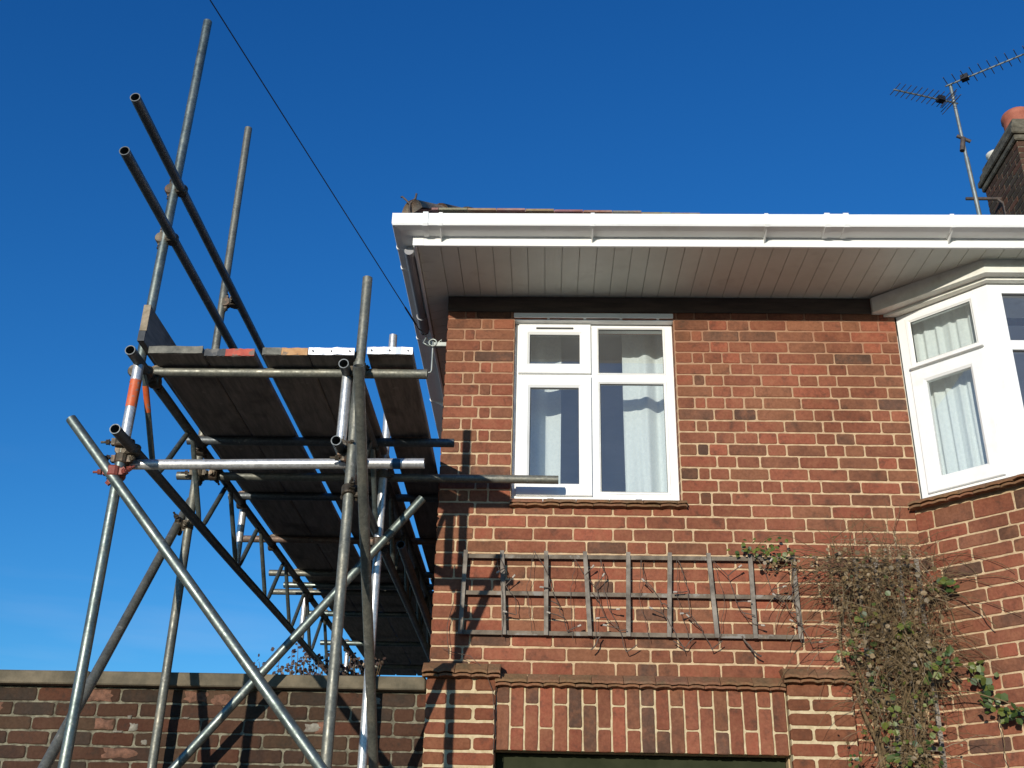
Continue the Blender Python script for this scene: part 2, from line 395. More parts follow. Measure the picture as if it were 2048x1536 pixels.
X_ = Vector((1, 0, 0)); Z_ = Vector((0, 0, 1))
WX0, WY = -.622, 6.02
WX1 = 2.085
BU = Vector((.7071, -.7071, 0)); BN = Vector((-.7071, -.7071, 0))
WIN = (-.208, .768, 3.772, 4.955)     # opening
house = thing('brick_house', 'red brick house with white eaves, gutters and upstairs windows', 'house')
zj = []
z = 4.866-.075*34
while z < 5.08: zj.append(z); z += .075
zj.append(5.095)
mb = MB(); rr = random.Random(5)
def facade_rows(k, z0, z1):
    odd = (round((z0-4.866)/.075)) % 2
    if z1 < 2.78: return [(1.60, WX1-.005, [.103, .055] if odd else [.205], [])]   # the rest is behind piers and lintel
    if WIN[2]-.045 < (z0+z1)/2 < WIN[3]:
        if odd: lp, rp = ([.103, .055], []), ([.095, .058], [])
        else: lp, rp = ([.205, .062], []), ([.205, .105, .125], [])
        L_ = (WX0, WIN[0]-.004, lp[0], [])
        return [L_, (WIN[1]+.006, WX1-.005 if z0 < 3.70 else 2.119, rp[0], [])]
    return [(WX0, WX1-.005, [.103, .055] if odd else [.205], [])]
brick_rows(mb, Vector((0, WY, 0)), X_, Vector((0, -1, 0)), zj, facade_rows, rr)
bricks_front = mb.build('wall', M['brick'], house)
bricks_front['label'] = 'front wall of red bricks under the eaves'
mb = MB(); mb.box(WX0-.004, 1.98, WY-.012, WY-.0065, 4.986, 5.094, bev=.002)  # strip added over the top bricks, eave shade put into its colour
wp = mb.build('eave_shade_strip', M['eave_shade'], house); wp['label'] = 'dark strip along the top of the wall standing in for eave shade'
# mortar and core
mb = MB(); y0 = WY; T = .26
mb.box(WX0+.003, WIN[0], y0, y0+T, 2.377, 5.1); mb.box(WIN[1], 2.122, y0, y0+T, 3.73, 5.1); mb.box(WIN[1], WX1+.02, y0, y0+T, 2.377, 3.729)
mb.box(WX0+.003, -.259, y0, y0+T, 0, 2.376); mb.box(1.252, WX1+.02, y0, y0+T, 0, 2.376)
mb.box(WIN[0], WIN[1], y0, y0+T, 2.377, WIN[2]-.06); mb.box(WIN[0], WIN[1], y0, y0+T, WIN[3]+.02, 5.1)
core = mb.build('mortar_bed', M['mortar'], bricks_front)
# brick reveals beside the window
rr = random.Random(8)
for (xx, sg) in ((WIN[0], 1), (WIN[1], -1)):
    mb = MB()
    for zz0 in [q for q in zj if WIN[2]-.05 < q < WIN[3]-.02]:
        one_brick(mb, Vector((xx, WY, 0)), Vector((0, 1, 0)), Vector((sg, 0, 0)), .003, .10, zz0+.005, min(zz0+.07, WIN[3]-.001), brick_tone(rr), rr, prou=.002, depth=.001)
    mb.build('window_reveal', M['brick'], bricks_front)
# side wall of the house
mb = MB(); rr = random.Random(6)
def side_rows(k, z0, z1): return [(.0, 3.2, [.103] if k % 2 else [.216], [])]
brick_rows(mb, Vector((WX0, WY+.003, 0)), Vector((0, 1, 0)), Vector((-1, 0, 0)), [q for q in zj if q > 2.4], side_rows, rr)
sw = mb.build('side_wall', M['brick'], house)
mb = MB(); mb.box(WX0+.001, WX0+.24, WY+T+.002, 13.5, 0, 5.09); mb.box(WX0+.001, WX0+.24, WY+.02, WY+T, 0, 2.4)
mb.box(WX0+.24, 9, 13.3, 13.5, 0, 5.09); mb.build('mortar_bed', M['mortar'], sw)

# ---- bay wall
mb = MB(); rr = random.Random(7)
BO = Vector((2.075, 6.02, 0))
zb = [q for q in zj if q < 3.72]
def bay_rows(k, z0, z1):
    odd = k % 2
    return [(.004, .66, [.10] if odd else [.055, .216], [])]
brick_rows(mb, BO, BU, BN, zb[:-1]+[3.7], bay_rows, rr, dk=.14)
# front face of the bay
FO = BO+BU*.665
brick_rows(mb, FO, X_, Vector((0, -1, 0)), zb[:-1]+[3.7], lambda k, a, b: [(.0, 1.6, [.10] if k % 2 else [.216], [])], rr)
bay_wall = mb.build('bay_wall', M['brick'], house)
mb = MB()
a = BO; b_ = BO+BU*.662
def prism(mb, pts, z0, z1, mi=0):
    n = len(pts); vs = [(p[0], p[1], z0) for p in pts]+[(p[0], p[1], z1) for p in pts]
    fs = [tuple(range(n-1, -1, -1)), tuple(range(n, 2*n))]+[(i, (i+1) % n, n+(i+1) % n, n+i) for i in range(n)]
    mb.add(vs, fs, mi)
prism(mb, [(BO.x+.001, BO.y+.15), (BO.x+.001, BO.y), (FO.x, FO.y), (FO.x+1.6, FO.y), (FO.x+1.6, BO.y+.15)], 0, 3.72)
mb.build('mortar_bed', M['mortar'], bay_wall)

# ---- creasing tile sills / cappings (sloped, cambered tiles with a wavy lower edge)
NSC = 2
def creasing(name, O, U, N, length, z_top, z_front, proj, parent, seed=1, w=.166, amp=.007, back=.10):
    rr = random.Random(seed); mb = MB(); Z = Z_
    for layer in (0, 1):
        u = -.0 if layer == 0 else -w*.5
        pr = proj if layer == 0 else proj-.012
        zf = z_front if layer == 0 else z_front-.017
        zt = z_top if layer == 0 else z_front-.004
        while u < length-.01:
            a = max(u, 0); e = min(u+w-.003, length)
            if e-a > .015:
                tone = (*[q*rr.uniform(.92, 1.06) for q in rr.choice([(.27, .145, .078), (.25, .145, .08), (.28, .145, .08)])], rr.random())
                n = 16; rows = []
                ta = rr.uniform(.35, .95); dz = rr.uniform(-.002, .002); dp = rr.uniform(-.004, .004)
                for i in range(n+1):
                    uu = a+(e-a)*i/n; q = (((uu-u)/w*NSC) % 1.0)*2-1 if i < n else 1; arch = amp*ta*(1-q*q)-amp*.5+rr.uniform(-.0009, .0009)
                    P = O+U*uu
                    rows.append([P-N*back+Z*(zt+.002), P+Z*(zt), P+N*(pr+dp)+Z*(zf+arch+dz+.004), P+N*(pr+dp+.001)+Z*(zf+arch+dz-.008), P+Z*(zf-.012 if layer else zf-.006)])
                vs = [p for r_ in rows for p in r_]; fs = []
                for i in range(n):
                    for j in range(4): fs.append((i*5+j, (i+1)*5+j, (i+1)*5+j+1, i*5+j+1))
                fs += [(0, 1, 2, 3, 4), tuple(n*5+j for j in (4, 3, 2, 1, 0))]
                mb.add(vs, fs, 0, tone=tone)
            u += w
    return mb.build(name, M['tile_sill'], parent)
NF = Vector((0, -1, 0))

# ---- piers and soldier-course lintel
for (px0, px1, sd) in ((-.626, -.262, 21), (1.257, 1.592, 22)):
    mb = MB(); rr = random.Random(sd); PY = 5.93
    zp = [2.585-.0745*i for i in range(12, -2, -1)]; zp[-1] = 2.735
    zp = [q for q in zp[:-1]]+[2.659, 2.735] if zp[-2] < 2.64 else zp
    wd = px1-px0
    def pr_rows(k, a, b): return [(px0, px1, [.216+(wd-.336), .11] if k % 2 else [.11, .216+(wd-.336)], [])]
    brick_rows(mb, Vector((0, PY, 0)), X_, NF, zp, pr_rows, rr, joint=.014, dk=.0, ch=.006, pal=[(.27, .085, .045), (.24, .09, .045), (.22, .08, .04)])
    # returns
    for k in range(len(zp)-1):
        one_brick(mb, Vector((px1, PY, 0)), Vector((0, 1, 0)), Vector((1, 0, 0)), .004, .085, zp[k]+.007, zp[k+1]-.007, brick_tone(rr), rr, depth=.01)
    p = mb.build('pier', M['brick'], house)
    mb = MB(); mb.box(px0+.002, px1-.002, PY+.001, WY-.002, 0, 2.74); mb.build('mortar_bed', M['pier_mortar'], p)
    o = creasing('tile_cap', Vector((px0-.02, PY-.004, 0)), X_, NF, wd+.045, 2.806, 2.757, .058, p, sd, w=.172, amp=.010, back=.085)
LX0, LX1, LY = -.259, 1.252, 5.96
mb = MB(); rr = random.Random(33); n = 20; cw = (LX1-LX0)/n
for i in range(n):
    a = LX0+i*cw+.0045; e = LX0+(i+1)*cw-.0045
    zm = 2.487 if i % 2 else 2.607
    zm += rr.uniform(-.003, .003)
    for (za, zb2) in ((2.374, zm-.004), (zm+.004, 2.715)):
        one_brick(mb, Vector((0, LY, 0)), X_, NF, a, e, za, zb2, brick_tone(rr, PAL, .14), rr)
lin = mb.build('lintel', M['brick'], house); lin['label'] = 'soldier course of upright bricks over the opening'
mb = MB(); mb.box(LX0, LX1, LY+.001, WY-.002, 2.377, 2.74); mb.build('mortar_bed', M['pier_mortar'], lin)
creasing('tile_cap', Vector((LX0-.004, LY-.004, 0)), X_, NF, LX1-LX0+.002, 2.762, 2.722, .052, lin, 44, w=.168, amp=.010, back=.055)
# door frame under the lintel
mb = MB(); DY = WY+.055
mb.box(LX0+.003, LX1-.003, DY, DY+.06, 2.29, 2.373, bev=.004); mb.box(LX0+.003, LX0+.07, DY, DY+.06, 0, 2.288); mb.box(LX1-.07, LX1-.003, DY, DY+.06, 0, 2.288)
gd = mb.build('door_frame', M['green_door'], house)
mb = MB()
for i in range(12):
    x0 = LX0+.074+i*(LX1-LX0-.148)/12; mb.box(x0+.002, x0+(LX1-LX0-.148)/12-.002, DY+.02, DY+.05, .02, 2.286, bev=.002)
mb.build('door_panel', M['green_door'], gd)

# ---- windows
def ring(mb, xf_unused, u0, u1, z0, z1, w, d0, d1, slope=.012, mi=0):
    """mitred frame ring. d = distance towards viewer (front). outer at d0.., inner edge sloped"""
    def P(u, z, d): return (u, -d, z)
    O = [(u0, z0), (u1, z0), (u1, z1), (u0, z1)]
    I = [(u0+w, z0+w), (u1-w, z0+w), (u1-w, z1-w), (u0+w, z1-w)]
    I2 = [(u0+w-slope, z0+w-slope), (u1-w+slope, z0+w-slope), (u1-w+slope, z1-w+slope), (u0+w-slope, z1-w+slope)]
    e = .003
    O2 = [(u0+e, z0+e), (u1-e, z0+e), (u1-e, z1-e), (u0+e, z1-e)]
    loops = [[P(u, z, d0) for u, z in O], [P(u, z, d1-e) for u, z in O], [P(u, z, d1) for u, z in O2], [P(u, z, d1) for u, z in I2], [P(u, z, d1-.010) for u, z in I], [P(u, z, d0) for u, z in I]]
    vs = [p for l in loops for p in l]; fs = []
    for k in range(5):
        for i in range(4):
            j = (i+1) % 4; fs.append((k*4+i, k*4+j, (k+1)*4+j, (k+1)*4+i))
    mb.add(vs, fs, mi)
def frame_xf(O, U, N):
    # local x=U, y=-N(into), z=Z
    mm = Matrix.Identity(4)
    for i in range(3): mm[i][0] = U[i]; mm[i][1] = -N[i]; mm[i][2] = Z_[i]
    mm.translation = O; return mm
def pane(parent, xf, u0, u1, z0, z1, d):
    mb = MB(xf); mb.add([(u0, -d, z0), (u1, -d, z0), (u1, -d, z1), (u0, -d, z1)], [(0, 1, 2, 3)])
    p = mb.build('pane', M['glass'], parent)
    mb = MB(xf); g = .006
    for (a, b, c, e) in ((u0, u1, z1-g, z1), (u0, u1, z0, z0+g*.6), (u0, u0+g, z0+g*.6, z1-g), (u1-g*.6, u1, z0+g*.6, z1-g)):
        mb.box(a, b, -d-.003, -d-.001, c, e)
    mb.build('gasket', M['gasket'], parent)
    return p
# main window: frame face 60 mm behind the wall face
XF = frame_xf(Vector((0, 6.08, 0)), X_, NF)
mb = MB(XF)
wl, wr, wb, wt = -.204, .765, 3.776, 4.935
# outer frame in box members, butted
mb.box(wl, wl+.05, -0.0, .06, wb, wt, bev=.002); mb.box(wr-.055, wr, 0, .06, wb, wt, bev=.002)
mb.box(wl+.05, wr-.055, 0, .06, wb, wb+.048, bev=.002); mb.box(wl+.05, wr-.055, 0, .06, wt-.03, wt, bev=.002)
mb.box(.246, .302, 0, .06, wb+.048, wt-.03, bev=.002)
mb.box(wl+.05, .246, 0, .06, 4.575, 4.612, bev=.002)
mb.box(.302, wr-.055, 0, .06, 4.545, 4.595, bev=.002)
mb.box(wl-.003, wr+.003, -.018, .03, wb-.012, wb-.001, bev=.002)
winf = mb.build('window', M['upvc'], house); winf['label'] = 'white framed window with four panes beside the scaffold'
mb = MB(XF)
ring(mb, None, .297, .718, 4.590, 4.918, .013, 0, .004, .006); ring(mb, None, .297, .718, 3.818, 4.548, .018, 0, .004, .008)
mb.build('glazing_bead', M['upvc'], winf)
def sash(parent, XF, u0, u1, z0, z1, w, proj=.02):
    mb = MB(XF); ring(mb, None, u0, u1, z0, z1, w, -.02, proj, .014)
    s = mb.build('sash', M['upvc'], parent); s['label'] = 'opening sash of the window'
    return s
sash(winf, XF, -.182, .262, 4.590, 4.928, .068); sash(winf, XF, -.182, .262, 3.802, 4.572, .075)
pane(winf, XF, -.116, .196, 4.656, 4.862, -.005); pane(winf, XF, -.109, .189, 3.875, 4.499, -.005)
pane(winf, XF, .308, .707, 4.601, 4.907, -.012); pane(winf, XF, .313, .702, 3.834, 4.532, -.012)
mb = MB(XF); mb.box(-.075, .155, -.023, -.0195, 4.892, 4.904); mb.build('trickle_vent', M['slot'], winf)
for xx in (.02, .53):
    mb = MB(XF); mb.box(xx-.018, xx+.018, -.004, -.0005, wb+.008, wb+.014); mb.build('drain_slot', M['grey_pipe'], winf)
# head trim strip in the wall face, sealant edge
mb = MB(); mb.box(WIN[0]-.006, WIN[1]+.0, WY-.012, WY+.05, 4.948, 4.980, bev=.003); mb.box(WIN[0], WIN[1], WY+.01, WY+.059, 4.937, 4.947)
mb.build('head_trim', M['upvc'], winf)
mb = MB(); rr = random.Random(3)
pts = []; zz = 3.775
while zz < 4.93: pts.append((wl-.002+rr.uniform(-.003, .002), 6.076+rr.uniform(-.002, .002), zz)); zz += .03
mb.tube(pts, [rr.uniform(.003, .0065) for _ in pts], 6); mb.build('sealant', M['upvc'], winf)
creasing('tile_sill', Vector((WIN[0]-.004, WY-.004, 0)), X_, NF, WIN[1]-WIN[0]+.03, 3.764, 3.738, .050, winf, 55, w=.19, amp=.008, back=.055)

# ---- bay window
BW = Vector((2.13, 6.02, 0)); XB = frame_xf(BW, BU, BN)
mb = MB(XB)
bb, bt = 3.778, 4.966
mb.box(.0, .058, 0, .06, bb, bt, bev=.002); mb.box(.058, .50, 0, .06, bt-.052, bt, bev=.002); mb.box(.058, .50, 0, .06, bb, bb+.055, bev=.002)
mb.box(.058, .50, 0, .06, 4.575, 4.612, bev=.002); mb.box(.485, .575, -.002, .06, bb-.001, bt+.001, bev=.002)
mb.box(.05, .50, -.03, -.0005, 4.586, 4.603, bev=.002)
mb.box(-.005, .575, -.02, .03, bb-.014, bb-.002, bev=.002)
bayw = mb.build('bay_window', M['upvc'], house); bayw['label'] = 'white bay window with pleated curtains on its angled side'
sash(bayw, XB, .048, .49, 3.808, 4.572, .086)
mb = MB(XB); ring(mb, None, .055, .49, 4.598, 4.93, .03, 0, .006, .012); mb.build('glazing_bead', M['upvc'], bayw)
pane(bayw, XB, .083, .464, 4.622, 4.906, -.012); pane(bayw, XB, .128, .410, 3.888, 4.494, -.005)
BF = BW+BU*.575; XF2 = frame_xf(Vector((BF.x, BF.y, 0)), X_, NF)
mb = MB(XF2)
mb.box(-.0, .075, 0, .06, bb, bt, bev=.002); mb.box(.075, 1.3, 0, .06, bt-.06, bt, bev=.002); mb.box(.075, 1.3, 0, .06, bb, bb+.1, bev=.002)
mb.box(.075, 1.3, 0, .06, 4.54, 4.60, bev=.002)
mb.box(-.01, 1.3, -.02, .03, bb-.014, bb-.002, bev=.002)
bf = mb.build('bay_front_frame', M['upvc'], bayw)
pane(bayw, XF2, .075, 1.3, 4.60, bt-.06, -.02); pane(bayw, XF2, .075, 1.3, bb+.1, 4.54, -.02)
creasing('tile_sill', BW+BN*.034+Vector((-.05, 0, 0)), BU, BN, .66, 3.766, 3.738, .050, bayw, 66, w=.15, amp=.009, back=.03)
creasing('tile_sill', Vector((BF.x-.0, BF.y, 0)), X_, NF, 1.2, 3.765, 3.742, .075, bayw, 67, w=.07, amp=.008)
# frieze board over the bay
mb = MB()
o1 = .10
A0 = (1.985, 6.018); A1 = (BW.x-.0707-.0+.014, BW.y-.0707-.014)
off = BN*o1
c0 = BW+off; c1 = BF+Vector((-.0414*1, -.1, 0))
p0 = (c0.x-.03, c0.y+.03)
prism(mb, [(1.985, 6.018), (1.985, 5.985), (BF.x-.0414-.0, BF.y-.1), (BF.x+1.3, BF.y-.1), (BF.x+1.3, 6.018)], 4.985, 5.085)
fz = mb.build('frieze_board', M['paint'], bayw)
mb = MB()
prism(mb, [(2.055, 6.017), (2.085, 5.985), (BF.x-.018, BF.y-.045), (BF.x+1.3, BF.y-.045), (BF.x+1.3, 6.017)], 4.968, 4.984)
mb.build('frieze_bead', M['paint'], bayw)

# ---- rooms behind the glass
mb = MB()
def inbox(x0, x1, y0, y1, z0, z1):
    mb.add([(x0, y0, z0), (x1, y0, z0), (x1, y1, z0), (x0, y1, z0), (x0, y0, z1), (x1, y0, z1), (x1, y1, z1), (x0, y1, z1)],
           [(0, 1, 2, 3), (7, 6, 5, 4), (3, 2, 6, 7), (1, 5, 6, 2), (0, 3, 7, 4)])
inbox(-.37, 1.75, 6.29, 9.2, 2.9, 5.07); inbox(1.85, 5.2, 6.3, 9.2, 2.9, 5.07)
mb.build('room', M['plaster'], house)

# ---- soffit, fascia, gutter
SFY, SFX = 5.361, -.767
mb = MB(); x = SFX+.012; rr = random.Random(2)
zs0, zs1 = 5.062, 5.098
def zs(y): return zs0+(zs1-zs0)*(y-SFY)/(WY-SFY)
x = WX0+.0
xs = x-.1*0
while x < 5.2:
    e = x+.097
    vs = [(x, SFY+.01, zs(SFY+.01)), (e, SFY+.01, zs(SFY+.01)), (e, WY+.0, zs(WY)), (x, WY+.0, zs(WY))]
    mb.add(vs+[(p[0], p[1], p[2]+.01) for p in vs], [(3, 2, 1, 0), (4, 5, 6, 7), (0, 1, 5, 4), (1, 2, 6, 5), (2, 3, 7, 6), (3, 0, 4, 7)])
    x += .1
# side soffit
y = SFY+.012
while y < 13.3:
    e = y+.097; a, b = zs(SFY), zs(SFY)+.008
    zz = zs(min(y, WY)); x1 = WX0-.003
    vs = [(SFX+.012, y, zs0+.004), (x1, y, zz), (x1, e, zz), (SFX+.012, e, zs0+.004)]
    mb.add(vs+[(p[0], p[1], p[2]+.01) for p in vs], [(0, 3, 2, 1), (4, 5, 6, 7), (0, 1, 5, 4), (1, 2, 6, 5), (2, 3, 7, 6), (3, 0, 4, 7)])
    y += .1
mb.box(SFX+.012, 5.2, SFY+.01, WY+.2, 5.112, 5.116); mb.box(SFX+.012, WX0+.2, WY+.2, 13.4, 5.112, 5.116)
mb.build('soffit', M['soffit'], house)
mb = MB()
mb.box(SFX, 5.3, SFY-.008, SFY+.009, 5.047, 5.2, bev=.002); mb.box(SFX-.009, SFX+.008, SFY+.010, 13.4, 5.047, 5.2, bev=.002)
mb.box(SFX-.012, SFX+.05, SFY-.011, SFY-.0085, 5.046, 5.2)
mb.build('fascia', M['upvc'], house)
# gutter profile (square section), d measured outwards from the fascia face
prof = [(0.0, 5.190), (0.0, 5.106), (.070, 5.105), (.108, 5.112), (.113, 5.122), (.113, 5.190), (.106, 5.192), (.106, 5.187), (.103, 5.126), (.068, 5.110), (.004, 5.112), (.004, 5.190)]
GY = SFY-.009; GX = SFX-.010
def gutter_path(mb, stations, prof, scale=0, mi=0):
    """stations: list of functions d,z -> point"""
    n = len(prof); vs = []
    for st in stations: vs += [st(d, z) for d, z in prof]
    fs = []
    for i in range(len(stations)-1):
        for k in range(n):
            k2 = (k+1) % n; fs.append((i*n+k, (i+1)*n+k, (i+1)*n+k2, i*n+k2))
    fs += [tuple(range(n)), tuple(reversed(range((len(stations)-1)*n, len(stations)*n)))]
    mb.add(vs, fs, mi)
fall = 0.0
mb = MB()
gutter_path(mb, [lambda d, z: (5.3, GY-d, z), lambda d, z: (GX-d, GY-d, z), lambda d, z: (GX-d, 13.4, z)], prof)
gut = mb.build('gutter', M['upvc'], house); gut['label'] = 'white square gutter along the eaves'
def fat(e, ins=.0): # profile grown by e
    return [(-.0+ins, 5.190+e*.8), (-.0+ins, 5.106-e), (.070, 5.105-e), (.109+e*.4, 5.111-e*.6), (.113+e, 5.121), (.113+e, 5.190+e), (.104, 5.192+e), (.104, 5.185), (.103, 5.126), (.068, 5.110), (.004+ins, 5.112), (.004+ins, 5.190)]
def union(x, wd, e, axis='x'):
    mb = MB()
    if axis == 'x': gutter_path(mb, [lambda d, z: (x+wd/2, GY-d, z), lambda d, z: (x-wd/2, GY-d, z)], fat(e, .002))
    else: gutter_path(mb, [lambda d, z: (GX-d, x+wd/2, z), lambda d, z: (GX-d, x-wd/2, z)], fat(e, .002))
    return mb
def bracket(x, axis='x'):
    mb = union(x, .022, .0035, axis)
    if axis == 'x':
        mb.add([(x-.0035, GY-.002, 5.105), (x-.0035, GY-.095, 5.108), (x-.0035, GY-.002, 5.070), (x+.0035, GY-.002, 5.105), (x+.0035, GY-.095, 5.108), (x+.0035, GY-.002, 5.070)], [(0, 1, 2), (5, 4, 3), (0, 3, 4, 1), (1, 4, 5, 2), (2, 5, 3, 0)])
    else:
        mb.add([(GX-.002, x-.004, 5.105), (GX-.09, x-.004, 5.108), (GX-.002, x-.004, 5.066), (GX-.002, x+.004, 5.105), (GX-.09, x+.004, 5.108), (GX-.002, x+.004, 5.066)], [(0, 2, 1), (5, 3, 4), (0, 1, 4, 3), (1, 2, 5, 4), (2, 0, 3, 5)])
    return mb
for x in (-.615, .245, 1.218, 2.248): bracket(x).build('gutter_bracket', M['upvc'], gut)
for x in (-.70, 1.555, 1.66): union(x, .030, .006).build('gutter_joint', M['upvc'], gut)
mb = MB(); gutter_path(mb, [lambda d, z: (1.66, GY-d, z), lambda d, z: (1.555, GY-d, z)], fat(.002, .001)); mb.build('gutter_joint', M['upvc'], gut)
for y in (5.50, 5.72, 6.62, 7.62, 8.7, 9.8): bracket(y, 'y').build('gutter_bracket', M['upvc'], gut)
# outlet pipe under the side gutter
mb = MB(); mb.tube([(-.812, 5.45, 5.072), (-.812, 6.36, 5.058)], .027, 18); mb.tube([(-.812, 6.20, 5.060), (-.812, 6.38, 5.056)], .034, 18)
op = mb.build('drain_pipe', M['grey_pipe'], house); op['label'] = 'grey pipe under the side gutter'
mb = MB(); mb.tube([(-.812, 6.375, 5.056), (-.812, 6.405, 5.050)], .026, 16); mb.build('pipe_end', M['black'], op)

# ---- roof
mb = MB(); rr = random.Random(9)
def ez(x): return 5.222+.042*max(0, min(1, (.90-x)/1.2))**.7
SL = .52
# tiles of the first courses on the front slope
for c in range(4):
    y = 5.292+c*.1; x = -.80+c*.1+(.08 if c % 2 else 0)
    while x < 5.2:
        wd = .162; zz = ez(x)+(y-5.292)*SL+.004*c+rr.uniform(-.003, .003)
        tone = (*[q*rr.uniform(.7, 1.2) for q in rr.choice([(.36, .26, .20), (.34, .29, .21), (.40, .24, .18), (.35, .31, .23)])], rr.random())
        cx = x+wd/2; tilt = .30
        vs = [(x, y, zz-.013), (x+wd, y, zz-.013), (x, y, zz), (x+wd, y, zz), (x, y+.2, zz+.2*tilt), (x+wd, y+.2, zz+.2*tilt)]
        mb.add(vs, [(0, 1, 3, 2), (2, 3, 5, 4), (1, 0, 4, 5), (0, 2, 4), (1, 5, 3)], 0, tone=tone)
        x += wd+.004
tn = (.14, .10, .075, .3)
# slabs of the main hipped roof
ry = 9.9; rz = 5.21+(ry-5.45)*SL; hx = -.70+(ry-5.45)
V = [(-.78, 5.36, 5.205), (9.5, 5.36, 5.205), (9.5, ry, rz), (hx, ry, rz), (-.78, 14.4, 5.205), (9.5, 14.4, 5.205)]
mb.add(V, [(0, 1, 2, 3), (0, 3, 4), (4, 3, 2, 5), (0, 4, 5, 1)], 0, tone=tn)
roof = mb.build('roof', M['roof'], house); roof['label'] = 'mossy brown tiled roof just above the gutter'
# hip tiles (half round bonnets stepping up the hip)
mb = MB(); hd = Vector((1, 1, .52)).normalized(); side = Vector((1, -1, 0)).normalized(); upv = side.cross(hd)*-1
if upv.z < 0: upv = -upv
for k in range(10):
    P = Vector((-.79, 5.30, 5.238))+hd*(.21*k); n = 10; vs = []
    tone = (*rr.choice([(.36, .31, .25), (.33, .28, .21), (.38, .29, .22)]), rr.random())
    for (s_, r_) in ((0, .085), (.25, .068)):
        for i in range(n+1):
            t = pi*i/n; vs.append(P+hd*s_+side*(cos(t)*r_*1.1)+upv*(sin(t)*r_*.95-.01))
    fs = [(i, i+1, n+2+i, n+1+i) for i in range(n)]+[tuple(range(n+1))]
    mb.add(vs, fs, 0, True, tone)
mb.build('hip_tile', M['roof'], roof)
mb = MB()
hp = Vector((-.80, 5.275, 5.23))
mb.tube([hp+Vector((0, 0, -.03)), hp+Vector((.0, 0, .05)), hp+Vector((.03, 0, .085)), hp+Vector((.034, 0, .118))], .0065, 6)
mb.tube([hp+Vector((0, 0, .045)), hp+Vector((-.025, 0, .075)), hp+Vector((-.048, 0, .098)), hp+Vector((-.055, 0, .092))], .0055, 6)
mb.build('hip_iron', M['iron'], roof)

# ---- chimney
CX, CY0, CY1 = 4.86, 9.45, 10.35
mb = MB(); rr = random.Random(12); zc = [6.9+.075*i for i in range(29)]
CP = [(.10, .065, .045), (.13, .075, .05), (.085, .065, .045)]
def ch_rows(k, a, b): return [(.0, CY1-CY0, [.1] if k % 2 else [.216], [])]
brick_rows(mb, Vector((CX, CY0, 0)), Vector((0, 1, 0)), Vector((-1, 0, 0)), zc, ch_rows, rr, pal=CP, dk=.2, ch=.007)
brick_rows(mb, Vector((CX, CY0, 0)), X_, NF, zc, lambda k, a, b: [(.0, 1.1, [.1] if k % 2 else [.216], [])], rr, pal=[(.11, .05, .035), (.09, .05, .035)], dk=.2, ch=.007)
chim = mb.build('chimney', M['old_brick'], house); chim['label'] = 'sooty brick chimney stack at the right edge'
mb = MB(); mb.box(CX+.002, CX+1.1, CY0+.002, CY1-.002, 6.9, 9.0); mb.build('mortar_bed', M['old_mortar'], chim)
mb = MB()
for (g, za, zb2) in ((.03, 9.0, 9.07), (.055, 9.072, 9.145), (.03, 9.147, 9.22), (.0, 9.222, 9.30)):
    mb.box(CX-g, CX+1.1+g, CY0-g, CY1+g, za, zb2, bev=.012)
mb.build('chimney_cap', M['stone'], chim)
mb = MB()
mb.add([(CX+.05, CY0+.05, 9.302), (CX+1.05, CY0+.05, 9.302), (CX+1.05, CY1-.05, 9.302), (CX+.05, CY1-.05, 9.302), (CX+.2, CY0+.2, 9.42), (CX+.9, CY0+.2, 9.42), (CX+.9, CY1-.2, 9.42), (CX+.2, CY1-.2, 9.42)], [(0, 1, 5, 4), (1, 2, 6, 5), (2, 3, 7, 6), (3, 0, 4, 7), (4, 5, 6, 7)])
mb.build('flaunching', M['stone'], chim)
def lathe(mb, c, prof, n=20, mi=0, tone=None):
    vs = []; c = Vector(c)
    for r, z in prof: vs += [c+Vector((r*cos(2*pi*k/n), r*sin(2*pi*k/n), z)) for k in range(n)]
    fs = [(i*n+k, i*n+(k+1) % n, (i+1)*n+(k+1) % n, (i+1)*n+k) for i in range(len(prof)-1) for k in range(n)]
    mb.add(vs, fs, mi, True, tone)
mb = MB(); lathe(mb, (5.11, 9.83, 9.385), [(.15, 0), (.15, .17), (.165, .19), (.165, .23), (.15, .26), (.12, .285), (.10, .285), (.10, .1)]); mb.build('chimney_pot', M['pot'], chim)
mb = MB(); lathe(mb, (5.0, 10.25, 9.28), [(.09, 0), (.085, .12), (.10, .13), (.10, .16), (.06, .17), (.055, .05)]); mb.build('chimney_pot', M['paint'], chim)

# ---- wall bracket for the cable
mb = MB()
mb.box(-.712, WX0-.004, 6.085, 6.115, 4.782, 4.812, bev=.003)
mb.tube([(-.716, 6.1, 4.83), (-.716, 6.1, 4.62), (-.722, 6.1, 4.607), (-.74, 6.1, 4.602), (-.765, 6.1, 4.602)], .0065, 8)
mb.tube([(-.76, 6.1, 4.85), (-.775, 6.08, 4.80), (-.74, 6.07, 4.775), (-.715, 6.1, 4.79)], .006, 8)
mb.tube([(-.716+.024*cos(t), 6.085, 4.805+.024*sin(t)) for t in [2*pi*i/12 for i in range(13)]], .006, 8)
mb.tube([(-.70, 6.1, 4.80), (-.665, 6.1, 4.835), (-.66, 6.1, 4.80)], .004, 6)
wbk = mb.build('wall_bracket', M['alu'], house); wbk['label'] = 'small metal cable bracket on the house corner'

